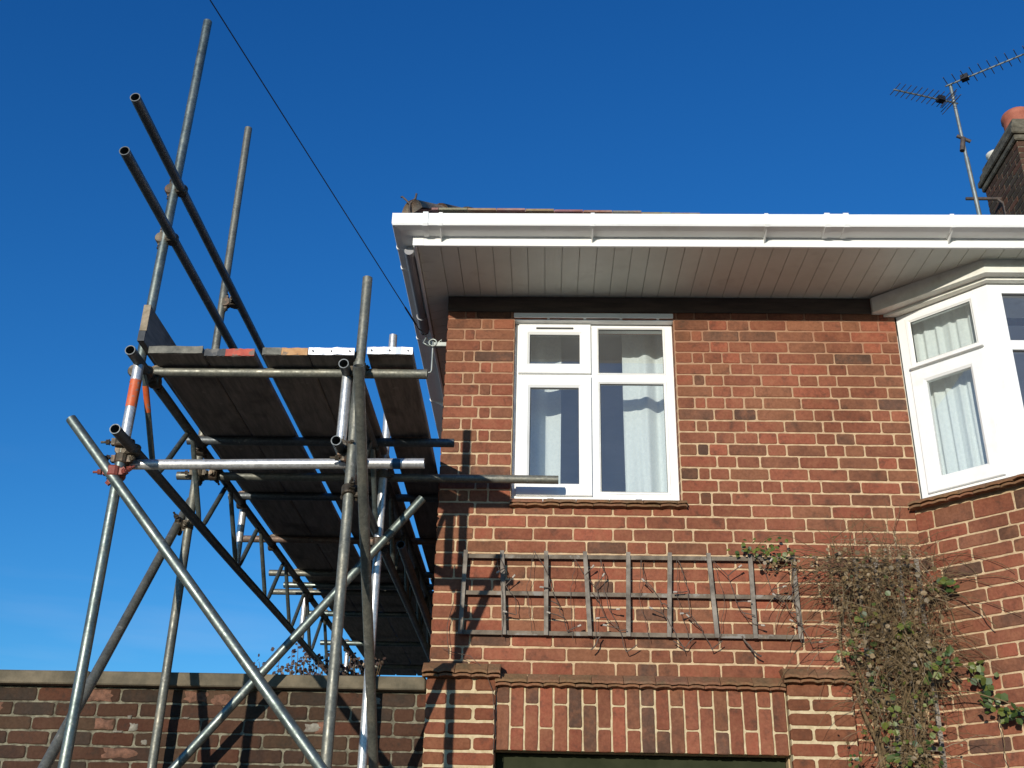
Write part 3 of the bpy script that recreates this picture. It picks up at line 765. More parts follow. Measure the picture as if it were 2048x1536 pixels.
# ------------------------------------------------------------------ telephone cable
mb = MB(); P0 = Vector((-.804, 6.05, 4.882)); CE = P0+(Vector((-1.517, 3.70, 5.276))-P0)*6.0
pts = []
for i in range(61):
    t = i/60; pts.append(P0.lerp(CE, t)-Vector((0, 0, 1))*(.03*4*t*(1-t)))
mb.tube(pts, .0032, 6)
mb.tube([pts[0], (-.78, 6.08, 4.88), (-.745, 6.09, 4.82)], .004, 6)
mb.tube([pts[1].lerp(pts[0], .8), pts[1].lerp(pts[0], .1)], .006, 6)
cable = tag(mb.build('telephone_cable', M['black']), 'thin black overhead cable running down from the sky to the house corner', 'cable')
cable_obj = cable

# ------------------------------------------------------------------ aerial
aer = thing('television_aerial', 'tall rooftop television aerial pole with two antennas beside the chimney', 'aerial')
mb = MB(); mb.tube([(4.585, 10, 8.3), (4.56, 10, 9.2)], .024, 10); mb.tube([(4.56, 10, 9.15), (4.535, 10, 10.22)], .019, 10); mb.build('pole', M['alu'], aer)
mb = MB(); mb.tube([(4.47, 10, 8.66), (4.84, 10, 8.66)], .018, 6); mb.tube([(4.80, 10, 8.66), (4.86, 10, 8.60), (4.865, 10, 8.35)], .016, 6)
mb.box(4.50, 4.88, 9.9, 10.1, 8.30, 8.36); mb.build('mast_bracket', M['iron'], aer)
mb = MB(); mb.tube([(4.50, 10, 9.50), (4.64, 10, 9.42)], .02, 6); mb.tube([(4.52, 9.98, 9.28), (4.56, 9.99, 9.46)], .028, 8)
mb.build('mast_clamp', M['iron'], aer)
def yagi(a, b, n, el, first=.08, seed=0, refl=False):
    a = Vector(a); b = Vector(b); d = (b-a).normalized(); e = Vector((-d.y, d.x, 0)).normalized()
    mb = MB(); mb.tube([a, b], .010, 6); o = mb.build('antenna', M['alu'], aer)
    mb = MB(); rr = random.Random(seed)
    Lt = (b-a).length
    for i in range(n):
        p = a+d*(first+(Lt-first-.02)*i/(n-1)); l_ = el*(1-.25*i/n)
        mb.tube([p-e*l_+Z_*.012, p+e*l_+Z_*.012], .0048, 5)
    if refl:
        q = a+d*.12
        for s_ in (-1, 1):
            for k in range(2): mb.tube([q-e*.15+Z_*s_*(.03+.03*k)-d*.012*k, q+e*.15+Z_*s_*(.03+.03*k)-d*.012*k], .0045, 5)
    mb.build('elements', M['iron'], o)
    mb = MB(); p = a+d*.22; mb.obox(p+Z_*.01, d*.04, e*.035, Z_*.03); mb.build('junction_box', M['black'], o)
    return o
yagi((4.48, 10.01, 10.205), (5.42, 9.29, 10.205), 13, .15, .03, 1)
yagi((4.58, 10.0, 9.95), (3.80, 9.765, 9.95), 12, .13, .05, 2, True)

# ------------------------------------------------------------------ garden wall
gw = thing('garden_wall', 'old weathered brick garden wall with concrete coping behind the scaffold', 'wall')
mb = MB(); rr = random.Random(17)
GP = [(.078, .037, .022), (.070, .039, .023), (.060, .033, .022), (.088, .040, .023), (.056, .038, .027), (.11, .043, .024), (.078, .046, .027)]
zg = [2.585-.0742*i for i in range(28, -1, -1)]+[2.662]
brick_rows(mb, Vector((0, 6.012, 0)), X_, NF, zg, lambda k, a, b: [(-5.2, -.63, [.1] if k % 2 else [.216], [])], rr, pal=GP, dk=.0, rough=.0022, ch=.005, joint=.010)
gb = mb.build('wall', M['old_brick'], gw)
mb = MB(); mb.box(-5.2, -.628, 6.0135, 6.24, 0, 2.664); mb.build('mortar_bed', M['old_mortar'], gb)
# spalled, repaired and limewashed spots
M['spall'] = m_simple('spalled_brick', (.10, .05, .03), (.24, .115, .07), 30, .95, bstr=1, bdist=.006)
M['lime'] = m_simple('lime_splash', (.15, .13, .10), (.30, .28, .22), 30, .95, bstr=.6, bdist=.002)
def splat(mb, x, z, rx, rz, y=6.006, seed=0, n=16):
    rr = random.Random(seed); c = Vector((x, y-.004, z)); vs = [c]; ring1 = []; ring2 = []
    for i in range(n):
        t = 2*pi*i/n; k = rr.uniform(.7, 1.1)
        sq = min(1/max(abs(cos(t)), .01), 1/max(abs(sin(t)), .01))**.85
        ring1.append(Vector((x+rx*k*sq*cos(t)*.8, y-.003+rr.uniform(-.001, .001), z+rz*k*sq*sin(t)*.8)))
        ring2.append(Vector((x+rx*k*sq*cos(t), y+.003, z+rz*k*sq*sin(t))))
    vs += ring1+ring2; fs = []
    for i in range(n):
        j = (i+1) % n; fs += [(0, 1+i, 1+j), (1+i, 1+n+i, 1+n+j, 1+j)]
    mb.add(vs, fs, 0, True)
mb = MB()
for i, (x, z, a, b) in enumerate([(-2.40, 2.622, .09, .032), (-1.86, 2.622, .07, .03), (-2.93, 2.55, .04, .03), (-2.33, 2.475, .055, .028), (-1.72, 2.61, .06, .03), (-1.16, 2.475, .05, .03), (-2.22, 2.33, .10, .028)]):
    splat(mb, x, z, a, b, seed=i)
mb.build('spalled_face', M['spall'], gb)
mb = MB()
for i, (x, z, a, b) in enumerate([(-2.17, 2.462, .025, .022), (-2.10, 2.385, .018, .013), (-1.22, 2.475, .05, .022), (-2.2, 2.512, .012, .01), (-1.9, 2.513, .02, .006), (-2.25, 2.437, .03, .006), (-1.5, 2.51, .05, .006), (-.95, 2.51, .05, .005), (-.9, 2.62, .03, .02)]):
    splat(mb, x, z, a, b, seed=50+i)
mb.build('lime_patch', M['lime'], gb)
# coping slabs
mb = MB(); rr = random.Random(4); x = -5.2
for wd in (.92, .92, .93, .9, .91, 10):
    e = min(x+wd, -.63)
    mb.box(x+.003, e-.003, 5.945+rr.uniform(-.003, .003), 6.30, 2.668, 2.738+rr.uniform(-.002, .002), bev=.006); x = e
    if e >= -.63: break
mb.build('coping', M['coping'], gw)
o = gw

# ------------------------------------------------------------------ scaffold
RT = .02415
sc = thing('scaffold', 'steel tube scaffold tower standing against the left side of the house', 'scaffold')
cnt = [0]
def T_(name, a, b, mat='galv', r=RT, bow=.004, label=None, hollow=True, parent=None, n=20):
    a = Vector(a); b = Vector(b); cnt[0] += 1; rr = random.Random(cnt[0]*7)
    L_ = (b-a).length; k = max(2, int(L_/.35)); d = (b-a)/L_
    s1 = d.cross(Vector((.3, .5, .8))).normalized(); s2 = d.cross(s1)
    ph = rr.uniform(0, 6); am = rr.uniform(.3, 1)*bow
    pts = []
    for i in range(k+1):
        t = i/k; env = sin(pi*t)
        pts.append(a+(b-a)*t+s1*(sin(ph+t*4)*am*env)+s2*(cos(ph*2+t*3)*am*env*.6))
    mb = MB(); mb.tube(pts, r, n, hollow=(r-.0042) if hollow else 0)
    o = mb.build(name, M[mat], parent or sc)
    if label: o['label'] = label
    return o
def band(a, b, mat, parent, name='painted_band', r=RT+.0008):
    mb = MB(); mb.tube([a, b], r, 20); return mb.build(name, M[mat], parent)
def coupler(p, dA, dB, mat='coupler', off=None, seed=0):
    """two clamp rings at right angles round two touching tubes"""
    p = Vector(p); dA = Vector(dA).normalized(); dB = Vector(dB).normalized(); rr = random.Random(seed)
    nrm = dA.cross(dB)
    nrm = nrm.normalized() if nrm.length > .05 else dA.cross(Vector((0, 1, 0.1))).normalized()
    mb = MB()
    for (sg, d, o_) in ((-1, dA, dB), (1, dB, dA)):
        c = p+nrm*sg*.0255
        lat = d.cross(nrm).normalized()
        mb.tube([c-d*.024, c-d*.018, c+d*.018, c+d*.024], [RT+.004, RT+.008, RT+.008, RT+.004], 14, smooth=False)
        # hinge lug and swing bolt with nut
        for sd_ in (-1, 1):
            q = c+lat*sd_*(RT+.012)
            mb.obox(q, lat*.010, d*.016, nrm*.012)
        for sd_, ln_ in ((1, rr.uniform(.045, .06)), (-1, rr.uniform(.012, .03))):
            q = c+lat*(RT+.016)*sd_; bd = (nrm*sg*rr.uniform(.1, .5)+lat*sd_+d*rr.uniform(-.2, .2)).normalized()
            mb.tube([q-bd*.005, q+bd*ln_], .0060, 8); mb.tube([q+bd*ln_*.35, q+bd*(ln_*.35+.013)], .0125, 6, smooth=False)
            mb.tube([q+bd*(ln_*.35-.003), q+bd*ln_*.35], .015, 10, smooth=False)
    mb.obox(p, dA*.02, dB*.02, nrm*.02)
    return mb.build('coupler', M[mat], sc)
def swivel(p, dA, dB, mat='coupler', seed=0): return coupler(p, dA, dB, mat, seed=seed)
X, Y, Z = Vector((1, 0, 0)), Vector((0, 1, 0)), Vector((0, 0, 1))
S1x, S1y, S2x, S2y = -1.959, 4.702, -2.008, 5.882  # most scaffold and board coordinates below were scaled about the camera, then baked in
s1 = T_('standard', (S1x, S1y, 3.483), (-1.931, S1y, 6.108), 'galv', label='upper front standard, the tallest tube of the scaffold')
T_('standard', (S1x+.001, S1y, .003), (S1x-.001, S1y, 3.480), 'galv', label='lower front left standard')
T_('standard', (-1.990, S2y, .003), (-2.009, S2y, 6.302), 'galv_grey', label='rear left standard')
p1 = T_('standard', (-.867, 4.66, .002), (-.889, 4.66, 3.91), 'galv_grey', label='inner front standard')
T_('standard', (-.889, 4.66, 3.912), (-.888, 4.66, 4.41), 'galv_grey', bow=.002, label='top length of the inner front standard, above the deck')
mb = MB(); mb.tube([(-.889, 4.66, 3.88), (-.889, 4.66, 3.941)], [RT+.006]*2, 18, smooth=True); mb.build('sleeve', M['galv_grey'], sc)
T_('brace', (-.805, 4.20, 3.70), (-.838, 5.90, 2.0), 'galv_grey', bow=.006, label='raking tube leaning from the inner standard back to the garden wall')
T_('standard', (-.916, S2y, .003), (-.934, S2y, 4.745), 'silver', label='bright rear inner standard')
# guard rails
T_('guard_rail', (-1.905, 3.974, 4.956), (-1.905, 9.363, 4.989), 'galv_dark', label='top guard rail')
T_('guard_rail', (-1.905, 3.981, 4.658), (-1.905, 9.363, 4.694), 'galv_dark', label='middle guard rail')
# lattice beams
def beam(x, zt, zb, ya, yb, py, label, dark='galv_dark', node0=None, first=4.56, sp=.79, silver_at=()):
    mb = MB(); L_ = thing('lattice_beam', None, None) if 0 else None
    pts = lambda z: [(x, ya+(yb-ya)*i/16, z+.003*sin(i*1.3)) for i in range(17)]
    mb.tube(pts(zt), RT, 20, hollow=.020); mb.tube(pts(zb), RT, 20, hollow=.020)
    o = mb.build('lattice_beam', M[dark], sc); o['label'] = label
    k = 0; y = first
    while y+sp < yb-.1:
        for (ya_, yb_) in ((y+.06, y+sp/2-.02), (y+sp-.02, y+sp/2+.045)):
            m2 = MB(); za, zc_ = zt-.012, zb+.012
            pa = Vector((x, ya_, za)); pb = Vector((x, yb_, zc_))
            m2.tube([pa, pa.lerp(pb, .12), pa.lerp(pb, .88), pb], [.011, .0145, .0145, .011], 10); wbm = m2.build('web', M['galv'], o)
            if k == 0 and ya_ < yb_ and x < -1.5:
                m3 = MB(); m3.tube([pa.lerp(pb, .13), pa.lerp(pb, .40)], .0152, 10); m3.build('painted_band', M['orange'], o)
        y += sp; k += 1
    for yy in (py,)+tuple(silver_at):
        m2 = MB(); m2.tube([(x, yy, zb+.015), (x, yy, zt-.015)], RT if yy == py else .0225, 18); pp = m2.build('end_post', M['silver'], o)
    return o
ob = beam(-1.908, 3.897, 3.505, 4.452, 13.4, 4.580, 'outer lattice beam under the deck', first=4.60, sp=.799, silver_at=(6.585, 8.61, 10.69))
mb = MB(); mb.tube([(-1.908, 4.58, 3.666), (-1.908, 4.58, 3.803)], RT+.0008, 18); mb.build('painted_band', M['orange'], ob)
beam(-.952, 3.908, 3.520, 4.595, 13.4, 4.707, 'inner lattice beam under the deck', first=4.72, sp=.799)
# transoms under the boards
T_('transom', (-1.893, 4.755, 3.934), (-0.576, 4.755, 3.934), 'galv_grey', label='front transom under the board ends')
T_('transom', (-1.985, 5.608, 3.934), (-0.5109, 5.608, 3.934), 'galv_dark')
t3 = T_('transom', (-2.127, 5.933, 3.849), (0.06412, 5.933, 3.849), 'galv_grey', label='long transom poking out in front of the window')
for (y, xl, xr, mt) in ((6.503, -1.985, -0.6717, 'galv_dark'), (7.378, -2.117, -0.6717, 'rusty'), (8.223, -2.117, -0.6717, 'galv_grey'), (8.559, -2.076, -0.692, 'galv'), (8.773, -2.229, -0.692, 'galv_grey'), (9.465, -2.117, -0.692, 'galv'), (10.61, -2.158, -0.692, 'galv'), (11.7, -2.137, -0.692, 'galv_grey')):
    T_('transom', (xl, y, 3.934), (xr, y, 3.934), mt)
tl = T_('ledger', (-1.934, 4.765, 3.459), (-0.5679, 4.765, 3.48), 'silver', label='bright horizontal tube across the front of the tower')
band((-0.7124, 4.765, 3.477), (-0.6758, 4.765, 3.477), 'blue_tape', tl, 'tape')
# braces
b1 = (Vector((-2.204, 4.643, 3.635)), Vector((0.6717, 4.643, 0.3075)))
T_('brace', b1[0], b1[1], 'galv', label='long front brace sloping down to the right')
T_('brace', (-0.692, 5.816, 3.687), (-3.257, 5.816, 0.5009), 'galv', label='rear brace sloping down to the left')
T_('brace', (-2.061, 6.035, 3.737), (-2.061, 3.155, 0.0938), 'galv_grey', label='raking brace from the rear standard towards the front')
T_('brace', (-0.7429, 9.668, 3.228), (-0.8142, 5.954, 3.462), 'galv_dark')
# couplers
cp_ = [((-1.932, 4.702, 4.956), Z, Y), ((-1.934, 4.702, 4.658), Z, Y), ((-1.956, 5.882, 4.963), Z, Y), ((-1.934, 4.681, 3.897), Z, Y), ((-1.934, 4.702, 3.505), Z, Y),
       ((-1.959, 4.732, 3.462), Z, X), ((-0.8986, 4.732, 3.48), Z, X), ((-0.9231, 4.702, 3.534), Z, Y), ((-0.921, 4.727, 3.925), Y, X),
       ((-1.893, 4.773, 3.915), Y, X), ((-1.995, 5.908, 3.849), Z, X), ((-0.9312, 5.908, 3.849), Z, X), ((-2.03, 5.882, 3.534), Z, Vector((0, .62, .78))), ((-0.921, 5.852, 3.432), Z, Vector((.63, 0, .78))),
       ((-1.908, 5.628, 3.91), Y, X), ((-1.908, 5.903, 3.869), Y, X), ((-1.908, 6.523, 3.915), Y, X), ((-1.908, 7.399, 3.915), Y, X), ((-1.908, 8.243, 3.915), Y, X), ((-1.908, 8.793, 3.915), Y, X), ((-1.908, 9.485, 3.915), Y, X), ((-1.908, 10.63, 3.915), Y, X), ((-1.908, 11.7, 3.915), Y, X), ((-0.9465, 5.628, 3.92), Y, X)]
for i, (p, a, b) in enumerate(cp_): coupler(p, a, b, seed=i)
o = coupler((-1.959, 4.671, 3.376), Z, Vector((.65, 0, -.76)), 'red_coupler', seed=40)
o['label'] = 'red coupler holding the front brace'
coupler((-0.865, 4.671, 3.3), Vector((.1, 0, 1)), Vector((-.1, .35, 1)), seed=41)
coupler((-1.959, 4.702, 3.534), Z, X, seed=42)

# ------------------------------------------------------------------ scaffold boards
BZ0, BZ1 = 3.960, 3.999
def board(x0, x1, ya, yb, zoff, label, ends, group, skew=0, warp=0):
    mb = MB(); rr = random.Random(int(abs(x0*1000))+int(ya*10)); n = 10; vs = []
    for i in range(n+1):
        t = i/n; y = ya+(yb-ya)*t; dx = skew*t; dz = warp*sin(pi*t)+zoff
        c = .006
        for (x, z) in ((x0, BZ0+c), (x0+c, BZ0), (x1-c, BZ0), (x1, BZ0+c), (x1, BZ1-c), (x1-c, BZ1), (x0+c, BZ1), (x0, BZ1-c)):
            vs.append((x+dx+rr.uniform(-.001, .001), y, z+dz+(x-x0)/(x1-x0)*0))
    fs = []
    for i in range(n):
        for k in range(8):
            k2 = (k+1) % 8; fs.append((i*8+k, i*8+k2, (i+1)*8+k2, (i+1)*8+k))
    fs += [tuple(range(7, -1, -1)), tuple(range(n*8, n*8+8))]
    mb.add(vs, fs)
    o = mb.build('scaffold_board', M['board']); tag(o, label, 'board', group)
    W = x1-x0
    for (a, b, mt, th, nm) in ends:
        m2 = MB(); xa, xb = x0+W*a, x0+W*b; k = 8; vv = []
        for i in range(k+1):
            xx = xa+(xb-xa)*i/k; bz = rr.uniform(-.0025, .0025); by = rr.uniform(0, .003)
            vv += [(xx, ya-th-by, BZ0+zoff+.001+bz*.6), (xx, ya-th-by, BZ1+zoff-.001+bz), (xx, ya-.001, BZ1+zoff+.0015+bz), (xx, ya-.001, BZ0+zoff+.0005+bz*.6)]
        ff = []
        for i in range(k):
            for q in range(4): ff.append((i*4+q, i*4+(q+1) % 4, (i+1)*4+(q+1) % 4, (i+1)*4+q))
        ff += [(0, 1, 2, 3), tuple(k*4+q for q in (3, 2, 1, 0))]
        m2.add(vv, ff)
        if nm == 'metal_strip':
            for i in range(3):
                xx = xa+(xb-xa)*(.1+.4*i); m2.tube([(xx, ya-th-.007, BZ0+zoff+.019), (xx, ya-th+.001, BZ0+zoff+.019)], .004, 8, mi=1)
            m2.build(nm, [M[mt], M['iron']], o)
        else: m2.build(nm, M[mt], o)
    return o
G = 'scaffold boards laid along the deck'
FY = 4.62; BE = 8.58
board(-1.889, -1.631, FY, BE, .004, 'outermost front scaffold board with a plain grey weathered end', [(0, 1, 'board_end', .006, 'end_band')], G, warp=-.006)
board(-1.626, -1.387, FY+.015, BE, 0, 'front scaffold board with a half black, half red painted end', [(0, .42, 'black_paint', .005, 'end_band'), (.42, 1, 'red_paint', .005, 'end_band')], G)
board(-1.346, -1.132, FY, BE, 0, 'front scaffold board with a grey and orange worn end', [(0, .42, 'board_end', .005, 'end_band'), (.42, 1, 'orange_wood', .004, 'end_band')], G)
board(-1.128, -0.9108, FY, BE, .003, 'front scaffold board with a silver metal end strip, left of the slanting pole', [(0, 1, 'zinc', .004, 'metal_strip')], G, skew=-.015)
board(-0.8508, -0.6361, FY, BE, .008, 'single front scaffold board nearest the house with a silver metal end strip', [(0, 1, 'zinc', .004, 'metal_strip')], G, skew=-.05)
for i, (a, b, lb) in enumerate(((-1.895, -1.669, 'outermost'), (-1.661, -1.435, 'second outermost'), (-1.425, -1.201, 'middle'), (-1.191, -0.9465, 'second innermost'), (-0.921, -0.7022, 'innermost'))):
    board(a, b, 8.45+.03*i, 12.5, .040, 'dark underside of the %s far scaffold board, seen low above the garden wall' % lb, [], G)
# toe board on edge
mb = MB(); n = 8; vs = []
for i in range(n+1):
    y = 4.58+(8.55-4.58)*i/n
    vs += [(-1.934, y, 4.007), (-1.904, y, 4.007), (-1.899, y, 4.195), (-1.904, y, 4.203), (-1.924, y, 4.203), (-1.930, y, 4.195)]
fs = [(i*6+k, i*6+(k+1) % 6, (i+1)*6+(k+1) % 6, (i+1)*6+k) for i in range(n) for k in range(6)]+[tuple(range(5, -1, -1)), tuple(range(n*6, n*6+6))]
mb.add(vs, fs); tb = tag(mb.build('toe_board', M['board']), 'toe board standing on edge along the outer side of the deck', 'board')
mb = MB(); mb.box(-1.933, -1.899, 4.572, 4.5795, 4.063, 4.202); mb.build('end_band', M['pale_end'], tb)
mb = MB(); mb.box(-1.935, -1.902, 4.572, 4.5795, 4.008, 4.061); mb.build('end_band', M['black_paint'], tb)

# ------------------------------------------------------------------ curtains
def curtain(name, O, U, N, u0, u1, z0, z1, folds, amp, label, seed=0, hem=False, thin=0):
    rr = random.Random(seed); nu = 90; nv = 24; mb = MB(); vs = []
    ph = [rr.uniform(0, 6.28) for _ in range(5)]
    for j in range(nv+1):
        v = j/nv; z = z0+(z1-z0)*v
        for i in range(nu+1):
            u_ = i/nu; u = u0+(u1-u0)*u_+.006*sin(3*v+ph[0])*(1-v)
            q = amp*(.6*sin(2*pi*folds*u_+ph[1]+.6*sin(2*v+ph[2]))+.3*sin(2*pi*folds*1.7*u_+ph[3]+v)+.08*sin(2*pi*folds*3.1*u_+ph[4]+2*v))
            q *= (.75+.5*(1-v)) ; u += thin*(v)*(.5-u_)
            vs.append(O+U*u+N*q+Z_*z)
    fs = [(j*(nu+1)+i, j*(nu+1)+i+1, (j+1)*(nu+1)+i+1, (j+1)*(nu+1)+i) for j in range(nv) for i in range(nu)]
    mb.add(vs, fs, 0, True)
    return tag(mb.build(name, M['curtain']), label, 'curtain', 'white curtains behind the windows')
curtain('curtain', Vector((0, 6.36, 0)), X_, NF, .475, .81, 3.6, 5.03, 1.9, .034, 'white curtain hanging in the right half of the flat window', 3)
curtain('curtain', Vector((0, 6.36, 0)), X_, NF, -.24, .085, 3.6, 5.03, 1.3, .026, 'white curtain hanging in the left half of the flat window', 5, thin=0)
curtain('curtain', BW+BN*-.13+BU*.0, BU, BN, -.10, .60, 3.6, 5.0, 10, .018, 'pleated white curtain behind the angled side of the bay window', 7)

# ------------------------------------------------------------------ trellis
def trellis(nx, nzs, x0, x1, z0, z1, y, label, seed, bars_lean=0.0):
    tr = thing('trellis', label, 'trellis'); rr = random.Random(seed)
    for k, zz in enumerate(nzs):
        mb = MB(); d = rr.uniform(-.003, .003)
        mb.obox(Vector(((x0+x1)/2, y+.012, zz+d)), Vector(((x1-x0)/2+.012, 0, rr.uniform(-.003, .003))), (0, .007, 0), (0, 0, .0115)); mb.build('rail', M['trellis'], tr)
    for i in range(nx):
        x = x0+(x1-x0)*i/(nx-1)+rr.uniform(-.006, .006); mb = MB(); ln = rr.uniform(-.012, .012)
        mb.obox(Vector((x, y-.004, (z0+z1)/2)), (.0115, 0, 0), (0, .006, 0), Vector((ln, 0, (z1-z0)/2))); mb.build('upright', M['trellis_light'], tr)
    return tr
trellis(9, (3.415, 3.20, 2.985), -.458, 1.355, 2.972, 3.440, 5.975, 'long weathered wooden trellis panel fixed to the brick wall under the window', 1)
trellis(4, (3.38, 3.14, 2.90, 2.66, 2.42), 1.70, 2.02, 2.3, 3.42, 5.965, 'wooden trellis panel almost buried in the tangled climber', 2)

# ------------------------------------------------------------------ plants
def leafshape(mb, p, size, rr, nrm=None, tone_a=None, mi=0):
    d = Vector((rr.uniform(-1, 1), rr.uniform(-1, 1), rr.uniform(-1, .6))).normalized()
    n = nrm or Vector((rr.uniform(-.7, .3), -1, rr.uniform(-.2, .9))).normalized()
    n = (n+Vector((rr.uniform(-.5, .5), rr.uniform(-.5, .5), rr.uniform(-.5, .5)))).normalized()
    d = (d-n*d.dot(n)).normalized(); s = n.cross(d)
    k = rr.uniform(.06, .25)
    pr = [(0, 0), (.25, .42), (.6, .45), (.78, .2), (1, 0), (.78, -.2), (.6, -.45), (.25, -.42)]
    vs = [p+d*(a*size)+s*(b*size*.95)+n*(abs(b)*size*k) for a, b in pr]
    t = (0.5, .5, .5, rr.random() if tone_a is None else tone_a)
    mb.add(vs, [(0, 1, 2, 3, 4), (0, 4, 5, 6, 7)], mi, False, t)
vine = thing('climbing_plant', 'tangled half-dead climber with green leaves in the corner by the bay', 'climber')
rr = random.Random(77)
def wander(p, d, n, step, grav, jit, ylim=(5.55, 5.985)):
    pts = [Vector(p)]; d = Vector(d).normalized()
    for i in range(n):
        d = (d+Vector((rr.uniform(-jit, jit), rr.uniform(-jit, jit)*.5, rr.uniform(-jit, jit)-grav))).normalized()
        q = pts[-1]+d*step
        lim = ylim[1] if q.x < 2.07 else 6.02-(q.x-2.075)-.03
        if q.y > lim: q.y = lim-rr.uniform(0, .01); d.y = -abs(d.y)*.3
        if q.y < lim-.30: d.y = abs(d.y)
        pts.append(q)
    return pts
def clump(z):  # centre x, half width by height
    ks = [(2.2, 1.80, .20), (2.45, 1.78, .22), (2.75, 1.80, .24), (3.0, 1.80, .27), (3.2, 1.82, .32), (3.38, 1.80, .30), (3.5, 1.75, .18)]
    for (a, b) in zip(ks, ks[1:]):
        if a[0] <= z <= b[0]:
            t = (z-a[0])/(b[0]-a[0]); return a[1]+(b[1]-a[1])*t, a[2]+(b[2]-a[2])*t
    return 1.8, .2
mb = MB(); mb2 = MB()
for i in range(12):   # woody main stems
    x = rr.uniform(1.72, 1.93); pts = wander((x, rr.uniform(5.88, 5.95), 1.9), (rr.uniform(-.06, .06), 0, 1), rr.randint(17, 24), .06, -.22, .20)
    mb.tube(pts, [.012*(1-.75*k/len(pts))+.002 for k in range(len(pts))], 7, smooth=True)
tufts = []
for i in range(46):
    z = rr.choice([rr.uniform(2.25, 3.42), rr.uniform(2.75, 3.42)]); cx, hw = clump(z); tufts.append((cx+hw*.84*rr.uniform(-1, 1), rr.uniform(5.76, 5.95), z, rr.uniform(.03, .09)))
for i in range(1150):
    tx, ty, tz, ts = rr.choice(tufts); x = tx+rr.gauss(0, ts); y = min(5.97, ty+rr.uniform(-.04, .04)); z = min(3.46, tz+rr.gauss(0, ts))
    a = rr.uniform(0, 2*pi); n_ = rr.randint(5, 12)
    pts = wander((x, y, z), (cos(a), rr.uniform(-.5, .3), sin(a)*.9+.35), n_, rr.uniform(.018, .034), rr.uniform(.06, .2), .30)
    r0 = rr.uniform(.0009, .0024)
    (mb if rr.random() < .85 else mb2).tube(pts, [r0*(1-.6*k/len(pts)) for k in range(len(pts))], 4, cap=False)
for i in range(16):  # long whips
    z = rr.uniform(2.9, 3.4); cx, hw = clump(z); s_ = rr.choice((-1, 1)); x = cx+hw*.7*s_
    pts = wander((x, rr.uniform(5.80, 5.95), z), (s_*rr.uniform(.4, 1), 0, rr.uniform(0, .8)), rr.randint(10, 18), .032, rr.uniform(.08, .16), .14)
    (mb if rr.random() < .6 else mb2).tube(pts, [.0016]*len(pts), 4, cap=False)
# shoots carrying the outlying leaf clusters
def shoot(a, b, sag=.03, r=.002):
    a = Vector(a); b = Vector(b); pts = []
    for k in range(9):
        t = k/8; p = a.lerp(b, t)+Vector((0, 0, sag*4*t*(1-t)))+Vector((rr.uniform(-.01, .01), rr.uniform(-.008, .008), rr.uniform(-.01, .01)))
        pts.append(p)
    mb.tube(pts, r, 5, cap=False)
shoot((1.75, 5.9, 3.35), (1.12, 5.95, 3.44), .05); shoot((1.75, 5.9, 3.3), (1.2, 5.94, 3.36), .02)
shoot((1.9, 5.9, 3.1), (2.15, 5.86, 3.28), .03); shoot((2.08, 5.88, 3.22), (2.30, 5.70, 2.98), .06, .003)
shoot((1.95, 5.85, 2.68), (2.36, 5.63, 2.55), .05, .0035); shoot((1.95, 5.86, 2.75), (2.21, 5.79, 2.80), .03, .003); shoot((2.26, 5.74, 2.6), (2.25, 5.72, 2.3), .0)
mb.build('stems', M['stem'], vine); mb2.build('dry_stems', M['pale_stem'], vine)
mb = MB(); mbd = MB()
def cluster(x, y, z, rx, rz, n, size, m_=None):
    for _ in range(n):
        p = Vector((x+rr.gauss(0, rx*.5), y+rr.uniform(-.05, .03), z+rr.gauss(0, rz*.5)))
        lim = 5.975 if p.x < 2.07 else 6.02-(p.x-2.075)-.03
        p.y = min(p.y, lim); leafshape(m_ or mb, p, size*rr.uniform(.6, 1.3), rr)
for c in [(1.16, 5.94, 3.455, .16, .04, 26, .028), (1.30, 5.93, 3.42, .14, .05, 22, .026), (1.24, 5.93, 3.52, .10, .02, 5, .025), (2.13, 5.85, 3.25, .06, .05, 22, .036), (1.66, 5.80, 3.05, .06, .06, 12, .035),
          (1.86, 5.78, 2.98, .06, .03, 7, .045), (1.63, 5.82, 2.88, .10, .05, 16, .035), (1.98, 5.72, 2.78, .10, .06, 22, .04), (2.19, 5.80, 2.80, .045, .035, 10, .042), (2.21, 5.78, 2.74, .07, .04, 14, .038), (2.22, 5.76, 2.66, .05, .05, 12, .042), (2.27, 5.72, 2.57, .07, .03, 18, .040), (2.34, 5.64, 2.56, .06, .035, 16, .036),
          (1.74, 5.78, 2.50, .09, .12, 13, .036), (1.72, 5.79, 2.34, .10, .08, 14, .036), (1.92, 5.77, 2.38, .10, .09, 8, .034), (1.85, 5.80, 2.60, .16, .10, 10, .03), (1.68, 5.82, 2.68, .09, .07, 8, .03), (1.55, 5.84, 2.35, .06, .03, 8, .024)]:
    cluster(*c)
for _ in range(900):
    tx, ty, tz, ts = rr.choice(tufts); cluster(tx+rr.gauss(0, ts), ty-.02, tz+rr.gauss(0, ts), .02, .02, 1, rr.choice((.016, .02, .026)), m_=mbd)
for c in [(1.45, 5.94, 3.38, .18, .06, 24, .02), (1.22, 5.95, 3.38, .12, .05, 24, .024)]: cluster(*c, m_=mbd)
for _ in range(60):
    z = rr.uniform(2.3, 3.4); cx, hw = clump(z); cluster(cx+rr.uniform(-hw, hw)*.9, rr.uniform(5.72, 5.9), z, .01, .01, 1, .03)
lf = mb.build('leaves', M['leaf'], vine); dl = mbd.build('dead_leaves', M['dead_leaf'], vine)

